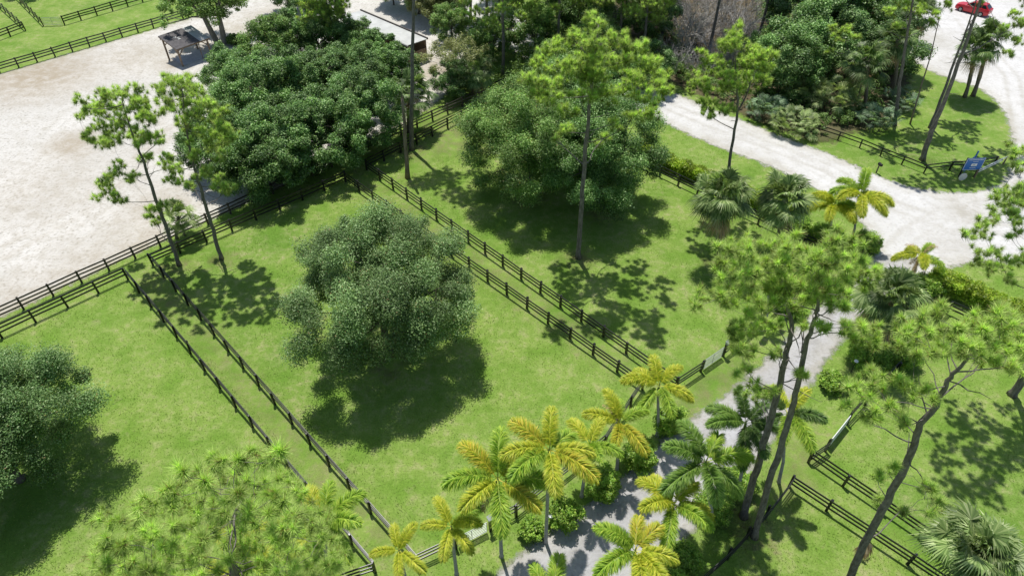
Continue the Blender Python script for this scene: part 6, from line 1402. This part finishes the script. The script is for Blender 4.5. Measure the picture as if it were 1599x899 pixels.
# ==================================================================== palms
YG = ('yellow', 'yellow', 'lime'); LY = ('lime', 'yellow', 'green'); GL = ('green', 'lime', 'green'); GG = ('green', 'deep', 'green'); YO = ('yellow', 'orange', 'lime')
feather_palm('small yellow palm left of the silver gate, nearest the bottom edge', (-6.26, 18.15), (-0.02, 0, 4.96), ('yellow',), 1, .72, 5)
feather_palm('small golden palm in front of the fence left of the silver gate', (-3.38, 19.01), (0.01, 0, 6.04), ('yellow', 'yellow', 'yellow', 'lime'), 2, .78, 6)
feather_palm('large yellow green palm at the silver gate with a long bare trunk', (-0.66, 20.14), (-0.11, 0, 9.08), ('lime', 'yellow', 'lime', 'orange'), 3, 1.15, 8, brown=((0, 3.9),))
feather_palm('tall yellow palm with orange tinged fronds above the lamp', (2.13, 21.07), (-0.14, 0, 10.38), ('yellow', 'lime', 'yellow', 'orange'), 4, 1.08, 8)
feather_palm('yellow palm right of the orange tinged palm', (4.64, 24.31), (0.09, 0, 6.13), ('lime', 'yellow', 'lime'), 6, .92, 6)
feather_palm('yellow palm with a slim trunk between the round driveway shrubs', (7.23, 26.38), (-0.38, 0, 5.59), YO, 7, .95, 6, brown=((1, 2.4),))
feather_palm('yellow palm at the fence corner, furthest along the left side of the driveway', (10.45, 29.14), (-0.68, 0, 5.93), YG, 8, 1.02, 7)
feather_palm('large green palm leaning over the driveway from the right', (12.77, 21.94), (-1.78, 0, 7.94), ('green', 'green', 'lime', 'green'), 9, 1.22, 7, brown=((0, 1.1),))
feather_palm('lime green palm in the middle of the right driveway bed', (9.84, 20.39), (-0.64, 0, 6.0), ('yellow', 'lime', 'yellow'), 10, 1.02, 7, brown=((0, .5),))
feather_palm('palm with an orange frond tip at the bottom right of the driveway', (7.01, 17.09), (-0.57, 0, 7.13), ('lime', 'yellow', 'orange', 'lime', 'yellow'), 11, 1.03, 8)
feather_palm('palm at the bottom edge in the middle of the driveway', (1.49, 15.5), (0.61, 0, 4.91), ('lime', 'lime', 'yellow'), 12, 1.0, 7)
feather_palm('dark green palm in the shade beside the driveway pines', (15.15, 24.6), (-1.25, 0, 7.98), ('deep', 'green', 'deep'), 13, .98, 7)
feather_palm('palm with yellow fronds behind the pine pair trunks', (18.12, 25.38), (-1.46, 0, 7.89), ('yellow', 'deep', 'lime', 'deep'), 14, .95, 7)
feather_palm('palm half hidden at the right side of the foreground pine', (-11.17, 18.65), (1.05, 0, 7.1), ('lime', 'yellow', 'lime'), 15, .98, 8)
feather_palm('yellow palm showing through the foreground pine crown', (-15.25, 15.68), (1.91, 0, 8.82), ('yellow', 'yellow', 'lime'), 16, .95, 7)
feather_palm('yellow palm beside the road with a green crown below it', (30.7, 51.82), (-0.9, 0, 4.36), ('yellow', 'lime', 'yellow'), 17, 1.08, 8)
feather_palm('yellow palm with a drooping frond over the mouth of the driveway', (32.73, 51.63), (-1.01, 0, 5.77), ('lime', 'yellow', 'yellow'), 18, 1.18, 8)
feather_palm('ragged half dead palm at the mouth of the driveway', (36.12, 46.06), (-0.35, 0, 3.14), ('yellow', 'lime'), 19, 1.0, 5, brown=((1, 2.6), (1, .3), (0, 1.4), (0, 4.2), (0, 5.6)), sag=.25)
feather_palm('yellow palm hidden under the driveway pine crown', (21.5, 40.84), (-0.96, 0, 5.46), ('yellow',), 20, .7, 6)

sabal('dark skirted fan palm in the paddock corner nearest the road', (19.13, 48.2), (-1.19, 0, 7.45), 61, 1.26, 46, 'fan', .26, 8, 'fan palms')
sabal('fan palm between the skirted palm and the yellow road palms', (25.17, 50.65), (-0.62, 0, 5.47), 62, 1.3, 44, 'fan', .24, 6, 'fan palms')
sabal('large fan palm right of the driveway with some dry leaves', (29.43, 36.51), (-1.65, 0, 6.61), 63, 1.25, 46, 'fan', .24, 9, 'fan palms')
sabal('fan palm in the bottom right corner', (27.12, 17.5), (-2.27, 0, 6.1), 64, 1.12, 56, 'fan', .24, 0, 'fan palms')
sabal('left fan palm of the two behind the leaning pines', (58.04, 81.14), (-1.61, 0, 6.4), 65, 1.2, 34, 'fan_dark', .22, 4, 'fan palms')
sabal('right fan palm of the two behind the leaning pines', (59.28, 81.49), (-1.41, 0, 7.37), 66, 1.2, 34, 'fan_dark', .24, 4, 'fan palms')
sabal('drooping fan palm behind the broken snag', (-12.28, 72.37), (0.79, 0, 4.91), 67, 1.3, 36, 'fan_dark', .22, 5, 'fan palms')
sabal('low fan palm against the brown arena fence', (-32.44, 52.02), (1.1, 0, 2.6), 68, .85, 28, 'palmetto', .14, 0, 'fan palms')
sabal('dark fan palm at the end of the brown fence beside the yellowish tree', (-5.07, 81.49), (0.61, 0, 3.29), 69, 1.1, 34, 'fan_dark', .2, 3, 'fan palms')
sabal('tall fan palm in the right woods behind the palmettos', (43.76, 77.73), (-1.73, 0, 6.3), 70, 1.25, 38, 'fan_dark', .22, 4, 'fan palms')
sabal('fan palm at the right edge of the woods beside the parking sand', (48.82, 81.49), (-1.99, 0, 7.37), 71, 1.2, 36, 'fan_dark', .22, 4, 'fan palms')
sabal('dark fan palm at the top edge of the right woods', (54.18, 88.6), (-1.8, 0, 7.95), 72, 1.2, 34, 'fan_dark', .22, 4, 'fan palms')

palmetto('pale palmetto clump at the front of the right woods, largest of them', (39.61, 77.73), 3.1, 3.4, 81, 110, 'palmetto', 'palmetto clumps', .95)
palmetto('pale palmetto clump at the edge of the white road', (33.2, 72.37), 2.7, 2.3, 82, 95, 'palmetto', 'palmetto clumps', .85)
palmetto('bluish palmetto clump between the trunks by the low fence', (43.3, 73.28), 2.2, 2.4, 83, 80, 'palmetto_blue', 'palmetto clumps', .8)
palmetto('dark palmetto clump left of the roadside palmettos', (31.1, 75.78), 2.3, 2.3, 84, 75, 'palmetto_blue', 'palmetto clumps', .8)
palmetto('palmetto clump behind the roadside ones under the dark trees', (36.74, 79.76), 2.4, 2.6, 85, 75, 'palmetto', 'palmetto clumps', .8)
palmetto('palmetto clump at the right edge of the woods by the thin bare stem', (48.35, 78.4), 2.0, 2.0, 86, 60, 'palmetto_blue', 'palmetto clumps', .75)
palmetto('small palmetto clump beside the pale tree in the sandy yard', (-6.23, 83.29), 1.9, 2.0, 87, 55, 'palmetto', 'palmetto clumps', .75)

# ==================================================================== shrubs and hedges
SH = [
    ((1.29, 21.59), 0.85, 1.6, 'round shrub left of the lamp post shrub, smallest by the driveway'),
    ((3.29, 22.33), 1.15, 2.35, 'round shrub beside the white lamp under the yellow palms'),
    ((6.0, 24.6), 1.2, 2.1, 'round shrub below the palm right of the orange tinged palm'),
    ((8.74, 26.79), 1.2, 2.1, 'round shrub right of the slim trunked yellow palm'),
    ((11.3, 29.58), 1.15, 2.5, 'round shrub at the paddock corner under the furthest yellow palm'),
    ((10.57, 19.81), 1.1, 1.3, 'round shrub behind the lime green palm on the right'),
    ((9.33, 18.54), 1.1, 1.3, 'round shrub at the bottom edge right of the driveway'),
    ((13.02, 23.1), 1.3, 1.5, 'shaded shrub under the large green palm'),
    ((15.13, 24.89), 1.2, 1.5, 'shaded shrub at the foot of the dark green palm'),
    ((24.49, 33.62), 1.05, 1.2, 'round shrub by itself at the right edge of the driveway'),
    ((30.02, 51.63), 1.5, 1.7, 'round shrub under the yellow road palms'),
    ((33.64, 50.45), 1.3, 1.5, 'shrub at the left side of the driveway mouth'),
    ((36.67, 44.44), 1.3, 1.5, 'bright shrub below the half dead palm'),
    ((28.15, 36.1), 1.7, 1.8, 'dark shrub at the left foot of the large fan palm'),
    ((30.66, 36.51), 1.7, 1.8, 'dark shrub at the right foot of the large fan palm'),
    ((23.78, 41.92), 1.3, 1.5, 'shrub in the shade under the pine pair by the driveway'),
    ((28.17, 53.24), 1.1, 1.3, 'shrub beside the second fan palm from the paddock corner'),]
SHG = [(1.29, 21.59), (3.29, 22.33), (6.0, 24.6), (8.74, 26.79), (11.3, 29.58), (10.57, 19.81), (9.33, 18.54), (13.02, 23.1), (15.13, 24.89), (24.49, 33.62), (30.02, 51.63), (33.64, 50.45), (36.67, 44.44), (28.15, 36.1), (30.66, 36.51), (23.78, 41.92), (28.17, 53.24)]
for i, ((x_, y_), R_, H_, lab) in enumerate(SH):
    shrub(lab, SHG[i], R_ * 1.12, H_ * 1.12, 500 + i, 'shrub', group='round shrubs along the driveway')
shrub('low scrubby plant under the tree beside the open shed', (-40.48, 97.97), 1.6, 1.3, 540, 'under', per=300, size=.22, name='scrub_plant', cat='shrub')

hedge('bright clipped hedge between the white road and the shaded paddock', [(13.46, 67.35), (18.17, 63.26), (21.24, 60.68), (25.75, 56.31), (27.99, 54.28)], 1.7, 1.75, 91, 'hedge', group='clipped hedges')
hedge('clipped hedge along the road verge at the right edge of the photo', [(37.01, 45.2), (39.21, 43.37), (41.48, 41.3), (45.95, 37.06)], 1.8, 2.1, 92, 'hedge', group='clipped hedges')

def dry_frond():
    b = (21.77, 20.39)
    t = thing('fallen_frond', 'dry brown palm frond hanging on the lower right fence', 'dry frond', (b[0], b[1], 0))
    rg = np.random.default_rng(3)
    V = []
    for k in range(3):
        V += fan(rg, np.array([.1 * k - .1, -.12 + .05 * k, 1.35]), (rg.uniform(-.3, .3), -.35, -1), 1.15, nseg=22, spread=.9, droop=.15, w=.07)
    obj('leaf', cards('leaf', np.array(V), M['dry']), t)
    mb = MB(); mb.tube([(0, .05, 1.3), (.05, .15, 1.75)], [.03, .02], 5); mb.build('stalk', M['wood'], t)
dry_frond()

# ==================================================================== light and camera
EL, AZ = math.radians(71.0), math.atan2(-0.33, 0.95)       # azimuth from +Y towards +X
sd_ = Vector((math.sin(AZ) * math.cos(EL), math.cos(AZ) * math.cos(EL), math.sin(EL)))
sl = bpy.data.lights.new('sun', 'SUN')
sl.energy = 5.0
sl.angle = math.radians(0.53)
sl.color = (1.0, 0.97, 0.92)
so = link(bpy.data.objects.new('sun', sl))
so.rotation_euler = sd_.to_track_quat('Z', 'Y').to_euler()
so.location = sd_ * 120

w = bpy.data.worlds.new('World')
scene.world = w
w.use_nodes = True
nt = w.node_tree
nt.nodes.clear()
sky = nt.nodes.new('ShaderNodeTexSky')
sky.sky_type = 'NISHITA'
sky.sun_disc = False
sky.sun_elevation = EL
sky.sun_rotation = AZ
bg = nt.nodes.new('ShaderNodeBackground')
bg.inputs[1].default_value = 0.125
wo = nt.nodes.new('ShaderNodeOutputWorld')
nt.links.new(sky.outputs[0], bg.inputs[0])
nt.links.new(bg.outputs[0], wo.inputs[0])

cd = bpy.data.cameras.new('camera')
cd.sensor_width = 36
cd.lens = 24.0
cd.clip_end = 3000
co = link(bpy.data.objects.new('camera', cd))
co.location = (0, 0, 41)
co.rotation_euler = (math.radians(90 - 42.4), 0, 0)
scene.camera = co
scene.view_settings.view_transform = 'Standard'
scene.view_settings.look = 'None'
scene.view_settings.exposure = 0
scene.cycles.max_bounces = 6
scene.cycles.transparent_max_bounces = 6
